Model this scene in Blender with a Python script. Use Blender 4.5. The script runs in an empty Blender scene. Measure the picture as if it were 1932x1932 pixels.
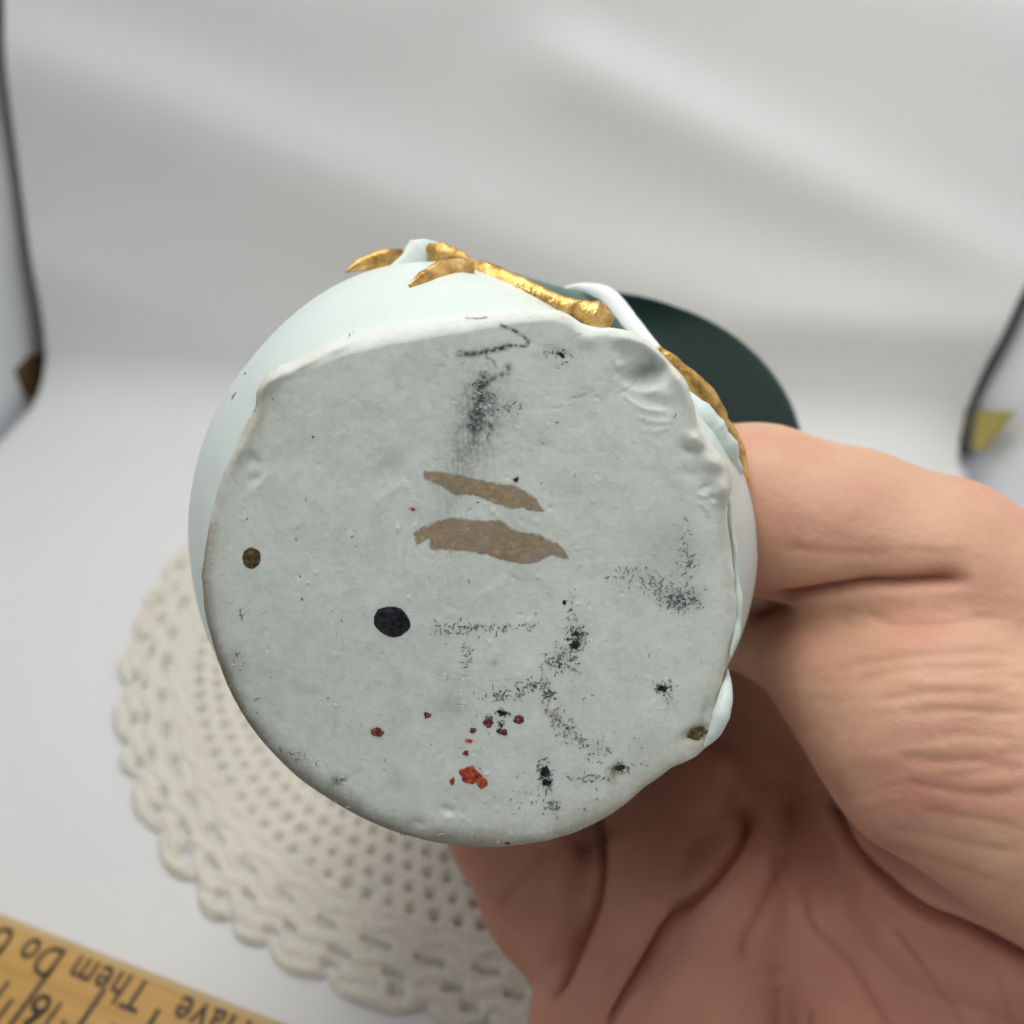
import bpy, bmesh, math
import numpy as np
from mathutils import Vector, Matrix
from mathutils.bvhtree import BVHTree

scene = bpy.context.scene
COL = scene.collection
CM = 0.01

# ------------------------------------------------------------------ camera
PITCH = math.radians(38.0)
CAM_H = 0.19
FPX, CX, CY = 1880.0, 966.0, 966.0            # focal length and centre, in units of a 1932 px wide frame
CAM = np.array([0.0, 0.0, CAM_H])
E_R = np.array([1.0, 0.0, 0.0])
E_F = np.array([0.0, math.cos(PITCH), -math.sin(PITCH)])
E_U = np.array([0.0, math.sin(PITCH), math.cos(PITCH)])
cd = bpy.data.cameras.new('camera')
cam = bpy.data.objects.new('camera', cd)
COL.objects.link(cam)
cam.location = CAM
cam.rotation_euler = (math.pi / 2 - PITCH, 0, 0)
cd.sensor_width = 36.0
cd.lens = 36.0 * FPX / 1932.0
cd.clip_start, cd.clip_end = 0.01, 20.0
cd.dof.use_dof = True
cd.dof.focus_distance = 0.1125
cd.dof.aperture_fstop = 17.0
scene.camera = cam

# ------------------------------------------------------------------ light
w = bpy.data.worlds.new('World')
scene.world = w
w.use_nodes = True
bg = w.node_tree.nodes['Background']
bg.inputs[0].default_value = (0.965, 0.985, 1.0, 1)
bg.inputs[1].default_value = 0.13


def area(name, loc, size, power, col, target):
    l = bpy.data.lights.new(name, 'AREA')
    l.shape = 'RECTANGLE'
    l.size, l.size_y = size
    l.energy = power
    l.color = col
    o = bpy.data.objects.new(name, l)
    COL.objects.link(o)
    o.location = loc
    d = Vector(target) - Vector(loc)
    o.rotation_euler = d.to_track_quat('-Z', 'Y').to_euler()
    return o


area('light_box_lamp', (-0.03, 0.20, 0.50), (0.30, 0.20), 1.22, (1.0, 0.985, 0.96), (0.0, 0.18, 0.0))
area('added_key_light', (-0.28, -0.02, 0.54), (0.24, 0.24), 2.45, (1.0, 0.985, 0.955), (0.0, 0.09, 0.11))  # added soft key light from the upper left, its source unseen

vs = scene.view_settings
scene.display_settings.display_device = 'sRGB'
vs.view_transform = 'Standard'
vs.look = 'None'
vs.gamma = 1.0
vs.exposure = 0.0
vs.use_curve_mapping = False
scene.render.engine = 'CYCLES'
scene.cycles.use_denoising = True
scene.cycles.max_bounces = 6
scene.cycles.use_adaptive_sampling = True
scene.cycles.adaptive_threshold = 0.03

# ------------------------------------------------------------------ helpers
rng = np.random.default_rng(7)


def cam_to_world(c):                       # camera-frame centimetres (right, up, depth) -> world metres
    c = np.asarray(c, float)
    return CAM + CM * (c[..., :1] * E_R + c[..., 1:2] * E_U + c[..., 2:3] * E_F)


def px_cam(px, py, z):                     # where a thing at depth z cm shows in the photograph -> its place in cm
    px, py, z = np.broadcast_arrays(np.asarray(px, float), np.asarray(py, float), np.asarray(z, float))
    return np.stack([(px - CX) / FPX * z, (CY - py) / FPX * z, z], -1)


def cam_px(c):
    return CX + FPX * c[..., 0] / c[..., 2], CY - FPX * c[..., 1] / c[..., 2]


def floor_pt(px, py, z0=0.0):
    d = (px - CX) / FPX * E_R + (CY - py) / FPX * E_U + E_F
    return CAM + d * ((z0 - CAM_H) / d[2])


_tab = rng.random((256, 256))


def vnoise(x, y, seed=0):
    x = np.asarray(x, float) + seed * 17.3
    y = np.asarray(y, float) + seed * 31.7
    xi, yi = np.floor(x).astype(int), np.floor(y).astype(int)
    fx, fy = x - xi, y - yi
    fx, fy = fx * fx * (3 - 2 * fx), fy * fy * (3 - 2 * fy)
    t = lambda a, b: _tab[a & 255, b & 255]
    return ((t(xi, yi) * (1 - fx) + t(xi + 1, yi) * fx) * (1 - fy)
            + (t(xi, yi + 1) * (1 - fx) + t(xi + 1, yi + 1) * fx) * fy)


def fbm(x, y, seed=0, oct=4):
    s, a, n = 0, 0.5, 0
    for k in range(oct):
        s = s + a * vnoise(x * 2 ** k, y * 2 ** k, seed + k)
        n += a
        a *= 0.5
    return s / n - 0.5


def sstep(a, b, x):
    t = np.clip((x - a) / (b - a), 0, 1)
    return t * t * (3 - 2 * t)


def seg_dist(px, py, pts):
    """distance from points to a polyline and the running position 0..1 along it"""
    best = np.full(np.shape(px), 1e9)
    pos = np.zeros(np.shape(px))
    pts = np.asarray(pts, float)
    n = len(pts) - 1
    for k in range(n):
        a, b = pts[k], pts[k + 1]
        ab = b - a
        t = np.clip(((px - a[0]) * ab[0] + (py - a[1]) * ab[1]) / (ab @ ab + 1e-9), 0, 1)
        d = np.hypot(px - a[0] - t * ab[0], py - a[1] - t * ab[1])
        m = d < best
        best = np.where(m, d, best)
        pos = np.where(m, (k + t) / n, pos)
    return best, pos


def smooth_line(pts, n=24):
    """Catmull-Rom through the points"""
    P = np.asarray(pts, float)
    P = np.vstack([2 * P[0] - P[1], P, 2 * P[-1] - P[-2]])
    out = []
    m = len(P) - 3
    for q in np.linspace(0, m, n * m + 1):
        i = min(int(q), m - 1)
        t = q - i
        p0, p1, p2, p3 = P[i:i + 4]
        out.append(0.5 * (2 * p1 + (p2 - p0) * t + (2 * p0 - 5 * p1 + 4 * p2 - p3) * t * t + (3 * p1 - p0 - 3 * p2 + p3) * t ** 3))
    return np.array(out)


def in_poly(px, py, poly):
    poly = np.asarray(poly, float)
    inside = np.zeros(np.shape(px), bool)
    j = len(poly) - 1
    for i in range(len(poly)):
        xi, yi = poly[i]
        xj, yj = poly[j]
        c = ((yi > py) != (yj > py)) & (px < (xj - xi) * (py - yi) / (yj - yi + 1e-12) + xi)
        inside ^= c
        j = i
    return inside


def mesh_obj(name, verts, faces, mat, parent=None, smooth=True):
    me = bpy.data.meshes.new(name)
    verts = np.asarray(verts, float)
    if isinstance(faces, np.ndarray):
        k = faces.shape[1]
        me.vertices.add(len(verts))
        me.vertices.foreach_set('co', verts.ravel())
        me.loops.add(faces.size)
        me.loops.foreach_set('vertex_index', faces.ravel().astype(np.int32))
        me.polygons.add(len(faces))
        me.polygons.foreach_set('loop_start', np.arange(0, faces.size, k, dtype=np.int32))
        me.polygons.foreach_set('loop_total', np.full(len(faces), k, dtype=np.int32))
        me.update(calc_edges=True)
        me.validate()
    else:
        me.from_pydata([tuple(v) for v in verts], [], faces)
        me.update()
    if smooth:
        me.polygons.foreach_set('use_smooth', np.ones(len(me.polygons), bool))
    me.materials.append(mat)
    o = bpy.data.objects.new(name, me)
    COL.objects.link(o)
    if parent is not None:
        o.parent = parent
    return o


def attach(o, parent):                      # parent, keeping the world place
    bpy.context.view_layer.update()
    o.parent = parent
    o.matrix_parent_inverse = parent.matrix_world.inverted()


def tag(o, label, cat, group=None):
    o['label'] = label
    o['category'] = cat
    if group:
        o['group'] = group
    return o


def empty(name, loc):
    o = bpy.data.objects.new(name, None)
    COL.objects.link(o)
    o.location = loc
    o.empty_display_size = 0.01
    return o


def grid_faces(nu, nv, wrap_v=False):
    """rows nu, columns nv"""
    i = np.arange(nu - 1)[:, None]
    j = np.arange(nv if wrap_v else nv - 1)[None, :]
    j2 = (j + 1) % nv
    f = np.stack(np.broadcast_arrays(i * nv + j, i * nv + j2, (i + 1) * nv + j2, (i + 1) * nv + j), -1)
    return f.reshape(-1, 4)


def add_attr(o, name, vals):
    a = o.data.attributes.new(name, 'FLOAT_COLOR', 'POINT')
    v = np.ones((len(vals), 4), np.float32)
    v[:, :vals.shape[1]] = vals
    a.data.foreach_set('color', v.ravel())


# ------------------------------------------------------------------ materials
def new_mat(name, col=(0.8, 0.8, 0.8), rough=0.6, metal=0.0, spec=0.5):
    m = bpy.data.materials.new(name)
    m.use_nodes = True
    b = m.node_tree.nodes['Principled BSDF']
    b.inputs['Base Color'].default_value = (*col, 1)
    b.inputs['Roughness'].default_value = rough
    b.inputs['Metallic'].default_value = metal
    b.inputs['Specular IOR Level'].default_value = spec
    return m, m.node_tree, b


def N(t, kind, **kw):
    n = t.nodes.new(kind)
    for k, v in kw.items():
        if hasattr(n, k):
            setattr(n, k, v)
        else:
            n.inputs[k.replace('_', ' ')].default_value = v
    return n


def coords(t):
    return N(t, 'ShaderNodeTexCoord').outputs['Object']


def noise(t, scale, detail=4, rough=0.55, vec=None):
    n = N(t, 'ShaderNodeTexNoise')
    n.inputs['Scale'].default_value = scale
    n.inputs['Detail'].default_value = detail
    n.inputs['Roughness'].default_value = rough
    t.links.new(vec if vec is not None else coords(t), n.inputs['Vector'])
    return n.outputs['Fac']


def ramp(t, fac, stops):
    r = N(t, 'ShaderNodeValToRGB')
    e = r.color_ramp.elements
    while len(e) < len(stops):
        e.new(0.5)
    for k, (p, c) in enumerate(stops):
        e[k].position = p
        e[k].color = (*c, 1) if len(c) == 3 else c
    t.links.new(fac, r.inputs[0])
    return r.outputs[0]


def mix(t, fac, a, b, mode='MIX'):
    n = N(t, 'ShaderNodeMix', data_type='RGBA', blend_type=mode)
    for s, v in ((n.inputs[0], fac), (n.inputs[6], a), (n.inputs[7], b)):
        if isinstance(v, bpy.types.NodeSocket):
            t.links.new(v, s)
        elif isinstance(v, (int, float)):
            s.default_value = v
        else:
            s.default_value = (*v, 1)
    return n.outputs[2]


def bump(t, b, height, strength, dist, prev=None):
    n = N(t, 'ShaderNodeBump')
    n.inputs['Strength'].default_value = strength
    n.inputs['Distance'].default_value = dist
    t.links.new(height, n.inputs['Height'])
    if prev is not None:
        t.links.new(prev, n.inputs['Normal'])
    t.links.new(n.outputs[0], b.inputs['Normal'])
    return n.outputs[0]


def math_node(t, op, a, b=0.0):
    n = N(t, 'ShaderNodeMath', operation=op)
    for s, v in ((n.inputs[0], a), (n.inputs[1], b)):
        if isinstance(v, bpy.types.NodeSocket):
            t.links.new(v, s)
        else:
            s.default_value = v
    return n.outputs[0]


# cloth
M_cloth, t, b = new_mat('white_cloth', (0.80, 0.81, 0.805), 0.95, spec=0.15)
t.links.new(mix(t, noise(t, 18, 3), (0.79, 0.80, 0.797), (0.83, 0.835, 0.83)), b.inputs['Base Color'])
bump(t, b, noise(t, 900, 2), 0.12, 0.0004)

M_panel, t, b = new_mat('grey_box_panel', (0.70, 0.72, 0.75), 0.6, spec=0.3)
bump(t, b, noise(t, 300, 2), 0.1, 0.0004)
M_inner, t, b = new_mat('shaded_box_back', (0.58, 0.585, 0.60), 0.8, spec=0.2)  # back panel grey, darkened for the shadow gap beside the cloth
M_brown, t, b = new_mat('brown_corner', (0.10, 0.058, 0.016), 0.55)
t.links.new(mix(t, noise(t, 200), (0.085, 0.048, 0.012), (0.12, 0.068, 0.02)), b.inputs['Base Color'])
M_olive, t, b = new_mat('olive_corner', (0.36, 0.30, 0.045), 0.55)
t.links.new(mix(t, noise(t, 150), (0.30, 0.245, 0.04), (0.42, 0.35, 0.055)), b.inputs['Base Color'])
M_shadeolive, t, b = new_mat('shaded_olive_corner', (0.06, 0.056, 0.025), 0.6)  # olive darkened to carry the tab's shadow

# crochet yarn
M_yarn, t, b = new_mat('ecru_yarn', (0.62, 0.59, 0.50), 0.95, spec=0.1)
c1 = mix(t, noise(t, 60, 4), (0.73, 0.70, 0.60), (0.83, 0.80, 0.70))
st = ramp(t, noise(t, 22, 2), [(0.62, (0, 0, 0)), (0.80, (1, 1, 1))])
t.links.new(mix(t, math_node(t, 'MULTIPLY', st, 0.35), c1, (0.62, 0.50, 0.30)), b.inputs['Base Color'])
bump(t, b, noise(t, 1500, 3), 0.4, 0.0005)

# ruler
M_wood, t, b = new_mat('varnished_ruler_wood', (0.5, 0.3, 0.1), 0.45)
mp = N(t, 'ShaderNodeMapping')
mp.inputs['Scale'].default_value = (14, 220, 80)
t.links.new(coords(t), mp.inputs['Vector'])
g = noise(t, 1.0, 5, 0.6, mp.outputs[0])
t.links.new(ramp(t, g, [(0.3, (0.47, 0.255, 0.055)), (0.55, (0.59, 0.335, 0.085)), (0.75, (0.67, 0.41, 0.13))]), b.inputs['Base Color'])
bump(t, b, g, 0.15, 0.0004)
M_woodedge, t, b = new_mat('pale_ruler_edge', (0.62, 0.43, 0.20), 0.55)
t.links.new(mix(t, noise(t, 120), (0.52, 0.34, 0.14), (0.68, 0.50, 0.26)), b.inputs['Base Color'])
M_ink, t, b = new_mat('black_ink', (0.035, 0.03, 0.02), 0.6)
t.links.new(ramp(t, noise(t, 900, 2), [(0.35, (0.03, 0.025, 0.018)), (0.75, (0.10, 0.07, 0.035))]), b.inputs['Base Color'])

# bisque porcelain (side) and unglazed base
M_bisque, t, b = new_mat('pale_mint_bisque', (0.76, 0.83, 0.795), 0.42, spec=0.4)
c1 = mix(t, noise(t, 90, 4), (0.64, 0.725, 0.685), (0.70, 0.775, 0.74))
spk = ramp(t, noise(t, 700, 2), [(0.755, (0, 0, 0)), (0.79, (1, 1, 1))])
t.links.new(mix(t, math_node(t, 'MULTIPLY', spk, 0.35), c1, (0.38, 0.37, 0.32)), b.inputs['Base Color'])
bump(t, b, noise(t, 1600, 3), 0.10, 0.0003)

M_white, t, b = new_mat('white_bisque', (0.82, 0.86, 0.85), 0.45, spec=0.4)
t.links.new(mix(t, noise(t, 150, 4), (0.78, 0.82, 0.80), (0.84, 0.875, 0.865)), b.inputs['Base Color'])
bump(t, b, noise(t, 900, 3), 0.12, 0.0004)

M_base, t, b = new_mat('unglazed_base', (0.7, 0.74, 0.71), 0.62, spec=0.3)
at = N(t, 'ShaderNodeAttribute', attribute_name='tint')
de = N(t, 'ShaderNodeAttribute', attribute_name='specks')
sep = N(t, 'ShaderNodeSeparateColor')
t.links.new(de.outputs['Color'], sep.inputs[0])
# pale and dark grain of the clay
gr = noise(t, 1400, 3, 0.6)
col = mix(t, 0.35, at.outputs['Color'], ramp(t, gr, [(0.3, (0.38, 0.39, 0.37)), (0.7, (0.68, 0.70, 0.68))]), 'OVERLAY')
# black crumbs where the red channel allows them
cr = math_node(t, 'ADD', noise(t, 2300, 3, 0.65), math_node(t, 'MULTIPLY', sep.outputs[0], 0.33))
crm = ramp(t, cr, [(0.70, (0, 0, 0)), (0.76, (1, 1, 1))])
col = mix(t, math_node(t, 'MULTIPLY', crm, math_node(t, 'MULTIPLY', noise(t, 500, 2), 1.5)), col, (0.03, 0.032, 0.033))
# white scratches and grains where the green channel allows them
mp2 = N(t, 'ShaderNodeMapping')
mp2.inputs['Location'].default_value = (3.1, 7.7, 1.3)
mp2.inputs['Scale'].default_value = (0.8, 1.5, 1.0)
t.links.new(coords(t), mp2.inputs['Vector'])
wh = math_node(t, 'ADD', noise(t, 1900, 3, 0.65, mp2.outputs[0]), math_node(t, 'MULTIPLY', sep.outputs[1], 0.30))
whm = ramp(t, wh, [(0.725, (0, 0, 0)), (0.775, (1, 1, 1))])
col = mix(t, math_node(t, 'MULTIPLY', whm, 0.8), col, (0.88, 0.90, 0.87))
t.links.new(col, b.inputs['Base Color'])
n1 = bump(t, b, noise(t, 1800, 4, 0.6), 0.14, 0.0003)
n2 = bump(t, b, whm, 0.5, 0.00018, n1)
bump(t, b, crm, 0.4, 0.00012, n2)

# gilding
M_gold, t, b = new_mat('worn_gilding', (0.72, 0.44, 0.12), 0.3, 0.95)
gn = noise(t, 420, 5, 0.65)
t.links.new(ramp(t, gn, [(0.30, (0.20, 0.115, 0.04)), (0.44, (0.52, 0.305, 0.09)), (0.60, (0.72, 0.46, 0.16)), (0.76, (0.93, 0.74, 0.42))]), b.inputs['Base Color'])
t.links.new(ramp(t, noise(t, 600, 4), [(0.3, (0.55,) * 3), (0.7, (0.24,) * 3)]), b.inputs['Roughness'])
bump(t, b, noise(t, 800, 4, 0.6), 0.5, 0.0005)
M_stroke, t, b = new_mat('dull_gold_brush_paint', (0.26, 0.2, 0.13), 0.45, 0.12)
sn = noise(t, 1100, 4, 0.65)
sc1 = ramp(t, sn, [(0.3, (0.33, 0.255, 0.165)), (0.55, (0.45, 0.345, 0.215)), (0.66, (0.54, 0.40, 0.20)), (0.74, (0.90, 0.68, 0.32))])
sc2 = ramp(t, noise(t, 160, 3), [(0.42, (0, 0, 0)), (0.62, (1, 1, 1))])
t.links.new(mix(t, math_node(t, 'MULTIPLY', sc2, 0.6), sc1, (0.43, 0.36, 0.295)), b.inputs['Base Color'])
bump(t, b, sn, 0.35, 0.0004)
cov = N(t, 'ShaderNodeAttribute', attribute_name='cover')
sc_ = N(t, 'ShaderNodeSeparateColor')
t.links.new(cov.outputs['Color'], sc_.inputs[0])
al = math_node(t, 'ADD', sc_.outputs[0], math_node(t, 'MULTIPLY', noise(t, 1600, 4, 0.7), 0.9))
t.links.new(ramp(t, al, [(0.42, (0, 0, 0)), (0.95, (0.95, 0.95, 0.95))]), b.inputs['Alpha'])
M_green, t, b = new_mat('dark_green_glaze', (0.035, 0.075, 0.068), 0.42, spec=0.4)
t.links.new(mix(t, noise(t, 80), (0.024, 0.070, 0.068), (0.036, 0.088, 0.085)), b.inputs['Base Color'])
M_sage, t, b = new_mat('sage_green_glaze', (0.12, 0.19, 0.165), 0.5, spec=0.4)
t.links.new(mix(t, noise(t, 200), (0.10, 0.165, 0.142), (0.15, 0.225, 0.195)), b.inputs['Base Color'])
M_black, t, b = new_mat('black_glaze_spot', (0.012, 0.012, 0.016), 0.3, spec=0.3)
t.links.new(ramp(t, noise(t, 1500, 4), [(0.4, (0.008, 0.008, 0.012)), (0.75, (0.05, 0.045, 0.055))]), b.inputs['Base Color'])
bump(t, b, noise(t, 1400, 4), 0.6, 0.0005)
M_spot, t, b = new_mat('olive_paint_spot', (0.08, 0.06, 0.012), 0.35)
t.links.new(ramp(t, noise(t, 1700, 4), [(0.35, (0.03, 0.022, 0.006)), (0.55, (0.10, 0.075, 0.02)), (0.75, (0.22, 0.15, 0.03))]), b.inputs['Base Color'])
bump(t, b, noise(t, 1800, 4), 0.6, 0.0005)
M_red, t, b = new_mat('red_paint', (0.50, 0.06, 0.02), 0.4)
t.links.new(ramp(t, noise(t, 1800, 4), [(0.35, (0.22, 0.022, 0.01)), (0.55, (0.55, 0.075, 0.022)), (0.72, (0.62, 0.12, 0.05)), (0.8, (0.8, 0.5, 0.4))]), b.inputs['Base Color'])
bump(t, b, noise(t, 1800, 4), 0.7, 0.0006)
M_darkred, t, b = new_mat('dark_red_paint', (0.2, 0.035, 0.02), 0.5)
t.links.new(ramp(t, noise(t, 2600, 3), [(0.38, (0.03, 0.015, 0.012)), (0.55, (0.24, 0.045, 0.022)), (0.72, (0.42, 0.2, 0.14))]), b.inputs['Base Color'])
bump(t, b, noise(t, 2600, 4), 0.7, 0.0006)

# skin
M_skin, t, b = new_mat('skin', (0.55, 0.33, 0.24), 0.52, spec=0.35)
s1 = mix(t, noise(t, 90, 5, 0.65), (0.56, 0.30, 0.205), (0.70, 0.44, 0.29))
s2 = ramp(t, noise(t, 60, 4), [(0.46, (0, 0, 0)), (0.75, (1, 1, 1))])
s3 = mix(t, math_node(t, 'MULTIPLY', s2, 0.75), s1, (0.58, 0.235, 0.185))
cr_at = N(t, 'ShaderNodeAttribute', attribute_name='crease')
sep2 = N(t, 'ShaderNodeSeparateColor')
t.links.new(cr_at.outputs['Color'], sep2.inputs[0])
s35 = mix(t, sep2.outputs[1], s3, mix(t, noise(t, 60, 3), (0.40, 0.17, 0.125), (0.52, 0.25, 0.18)))
s4 = mix(t, sep2.outputs[0], s35, (0.24, 0.055, 0.03))  # shade inside the folds put into the skin as dark red
t.links.new(s4, b.inputs['Base Color'])
b.inputs['Subsurface Weight'].default_value = 0.35
b.inputs['Subsurface Radius'].default_value = (1.0, 0.36, 0.2)
b.inputs['Subsurface Scale'].default_value = 0.0018
vo = N(t, 'ShaderNodeTexVoronoi', feature='DISTANCE_TO_EDGE')
vo.inputs['Scale'].default_value = 700
t.links.new(coords(t), vo.inputs['Vector'])
sk0 = bump(t, b, vo.outputs['Distance'], 0.14, 0.0003)
sk = bump(t, b, noise(t, 520, 4, 0.6), 0.2, 0.0005, sk0)
bump(t, b, noise(t, 1500, 3, 0.6), 0.15, 0.0003, sk)

# ------------------------------------------------------------------ the light box and its cloth
BL, BR = floor_pt(80, 738), floor_pt(1796, 832)
ex = (BR - BL) / np.linalg.norm(BR - BL)
ey = np.array([-ex[1], ex[0], 0.0])
ez = np.array([0.0, 0.0, 1.0])
WID = np.linalg.norm(BR - BL)

ns, nt = 240, 330
FRONT, RAD, TOP = 0.42, 0.020, 0.36
arc = RAD * math.pi / 2
tt = np.linspace(0, FRONT + arc + TOP, nt)
ss = np.linspace(0, 1, ns)
S, T = np.meshgrid(ss, tt)
yy = np.where(T < FRONT, T - FRONT, np.where(T < FRONT + arc, RAD * np.sin((T - FRONT) / RAD), RAD))
zz = np.where(T < FRONT, 0, np.where(T < FRONT + arc, RAD * (1 - np.cos((T - FRONT) / RAD)), RAD + T - FRONT - arc))
yy = yy - RAD + 0.10 * np.clip(zz - RAD, 0, 1)                     # leans back a little
el = 0.003 + 0.15 * zz + 0.0012 * np.sin(zz * 60) - 0.02 * np.clip(-yy - 0.02, 0, 1)
er = WID - 0.003 + 0.19 * zz + 0.0016 * np.sin(zz * 75 + 1) + 0.02 * np.clip(-yy - 0.02, 0, 1)
xx = el + S * (er - el)
P = BL + xx[..., None] * ex + yy[..., None] * ey + zz[..., None] * ez
# soft folds hanging across the back
dv = P - CAM
cpt = np.stack([dv @ E_R, dv @ E_U, dv @ E_F], -1)
fx, fy = cam_px(np.maximum(cpt, 1e-3) * [0, 0, 1] + cpt * [1, 1, 0])
back = sstep(0.015, 0.05, zz)
disp = np.zeros_like(fx)
for pts, up, dn, amp in (
        ([(-100, 60), (300, 190), (640, 330), (900, 430), (1150, 520), (1500, 590), (2100, 640)], 95, 140, 0.0042),
        ([(900, 30), (1150, 150), (1400, 270), (1700, 410), (1900, 500), (2100, 560)], 70, 95, 0.0036),
        ([(1250, 640), (1500, 625), (1800, 640), (2100, 660)], 65, 90, 0.0020),
        ([(-200, -260), (600, -60), (1300, -150), (2100, 60)], 130, 170, 0.0030),
        ([(-100, 420), (120, 520), (330, 620)], 60, 90, 0.0012)):
    L = smooth_line(pts, 6)
    d, pos = seg_dist(fx, fy, L)
    ly = np.interp(fx.ravel(), L[:, 0], L[:, 1]).reshape(fx.shape)
    d = np.where(fy < ly, d / up, d / dn)
    fade = sstep(0.0, 0.18, pos) * sstep(1.0, 0.9, pos) if pts[0][0] > 0 else 1.0
    disp += amp * np.exp(-d * d) * fade
disp += 0.004 * fbm(xx * 9, zz * 7, 3, 2)
dirn = -ey + 0.0 * ez
P = P + (disp * back)[..., None] * dirn
P[..., 2] += (1 - back) * (0.0010 * (fbm(xx * 16, yy * 16, 9, 2)))
P[..., 2] = np.maximum(P[..., 2], -0.0008)
sheet = mesh_obj('backdrop_cloth', P.reshape(-1, 3), grid_faces(nt, ns), M_cloth)
sheet['kind'] = 'structure'
tag(sheet, 'white cloth sweep over the floor and back of the light box', 'backdrop')


def quad_panel(name, pts, mat, thick, nrm):
    pts = [np.asarray(p, float) for p in pts]
    nrm = np.asarray(nrm, float) * thick
    v = pts + [p + nrm for p in pts]
    n = len(pts)
    f = [list(range(n)), list(range(2 * n - 1, n - 1, -1))] + [[i, i + n, (i + 1) % n + n, (i + 1) % n] for i in range(n)]
    return mesh_obj(name, v, f, mat, smooth=False)


def bx(x, y, z):
    return BL + x * ex + y * ey + z * ez


GAP = 0.003
for nm, x0, sgn in (('wall_left', -GAP, -1), ('wall_right', WID + GAP, 1)):
    o = quad_panel(nm, [bx(x0, -0.36, -0.003), bx(x0, 0.010, -0.003), bx(x0 + 0.063, 0.056, 0.42), bx(x0 + 0.063, -0.36, 0.42)], M_panel, 0.003, ex * sgn)
    o['kind'] = 'structure'
o = quad_panel('floor', [bx(-GAP, -0.45, -0.0035), bx(WID + GAP, -0.45, -0.0035), bx(WID + GAP, 0.04, -0.0035), bx(-GAP, 0.04, -0.0035)], M_panel, 0.003, -ez)
o['kind'] = 'structure'
o = quad_panel('wall_back', [bx(-GAP, 0.012, -0.003), bx(WID + GAP, 0.012, -0.003), bx(WID + GAP + 0.063, 0.058, 0.42), bx(-GAP + 0.063, 0.058, 0.42)], M_inner, 0.003, ey)
o['kind'] = 'structure'


def wall_hit(px, py, x0):                   # a place on the inner face of a side wall
    d = (px - CX) / FPX * E_R + (CY - py) / FPX * E_U + E_F
    k = ((BL + x0 * ex - CAM) @ ex) / (d @ ex)
    return CAM + d * k


tri = [wall_hit(*p, -GAP + 0.0015) for p in ((4, 674), (84, 664), (84, 735), (52, 752))]
o = quad_panel('corner_tab', tri, M_brown, 0.0012, ex)
tag(o, 'brown triangular corner tab at the left back corner of the light box', 'corner tab', 'corner tabs of the light box')
tri = [wall_hit(*p, WID + GAP - 0.0015) for p in ((1800, 768), (1860, 772), (1846, 850), (1822, 842))]
tri2 = [wall_hit(*p, WID + GAP - 0.0030) for p in ((1852, 773), (1916, 778), (1858, 850), (1840, 848))]
o = empty('corner_tab', tri[0])
tag(o, 'yellow olive triangular corner tab at the right back corner', 'corner tab', 'corner tabs of the light box')
a1 = quad_panel('tab_shadow', tri, M_shadeolive, 0.0010, -ex)  # shadowed part of the tab, its shade put into the material
a2 = quad_panel('tab_face', tri2, M_olive, 0.0010, -ex)
attach(a1, o)
attach(a2, o)

# ------------------------------------------------------------------ crocheted doily
DC = np.array([0.035 * CAM_H, 1.022 * CAM_H, 0.0])
DR = 0.570 * CAM_H
doily = empty('doily', DC)
tag(doily, 'round ecru crocheted doily with scalloped edge lying on the white cloth', 'doily')


def doily_h(r, th):
    """yarn thickness in metres: 0 where there is a hole"""
    q = (DR - r) / CM                                 # centimetres in from the edge
    NS = 54
    h = np.full(r.shape, 0.0014)
    # open mesh ground
    r1 = DR - 1.75 * CM
    pitch = 0.0044
    row = np.floor((r1 - r) / pitch)
    fr = (r1 - r) / pitch - row - 0.5
    nh = 112
    ph = th * nh / (2 * np.pi) + 0.5 * (row % 2) + 0.12 * (vnoise(th * 14, row * 0.7, 4) - .5)
    fa = ph - np.floor(ph) - 0.5
    hd = np.hypot(fr * pitch, fa * 2 * np.pi * np.maximum(r, 0.01) / nh)
    hr = 0.00098 * (0.75 + 0.6 * vnoise(np.floor(ph) * 3.1, row * 5.3, 6))
    meshz = (row >= 0) & (r < r1)
    h = np.where(meshz, h * sstep(hr * 0.62, hr * 1.6, hd), h)
    # long slits of the border, then short ones
    for qq, n, off, ln, wd in ((1.10, NS, 0.0, 0.0030, 0.00066), (0.66, NS, 0.5, 0.0022, 0.00062), (0.36, 46, 0.0, 0.0010, 0.00105)):
        p2 = th * n / (2 * np.pi) + off
        k = np.floor(p2)
        f2 = (p2 - k - 0.5) * 2 * np.pi * r / n
        dq = (q - qq - 0.10 * (vnoise(k * 2.3, 1.0, 8) - 0.5)) * CM + f2 * 0.18 * (vnoise(k * 1.7, 3.0, 2) - 0.2)
        sd = np.maximum(np.abs(f2) - ln * (0.35 + 0.8 * vnoise(k * 3.7, 5.0, 12)), 0)
        dd = np.hypot(sd, dq)
        h = h * sstep(wd * 0.55, wd * 1.9, dd)
    # plaited ridges along the border
    h = h + 0.0004 * np.cos(q * 2 * np.pi / 0.36 + 1.2 * np.sin(th * NS)) * (q < 1.75) * (h > 0.0008)
    h = h + 0.0005 * (vnoise(th * 160, r * 1500, 11) - 0.5) * (h > 0.0006)
    # scalloped edge
    sc = DR - 0.0022 + 0.0030 * np.abs(np.sin(th * 23 + 1.6 * vnoise(th * 6, 7.0, 3))) ** 0.7 + 0.0018 * (vnoise(th * 17, 2.0, 5) - 0.5)
    h = h * sstep(0.0, 0.0010, sc - r)
    return h


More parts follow.
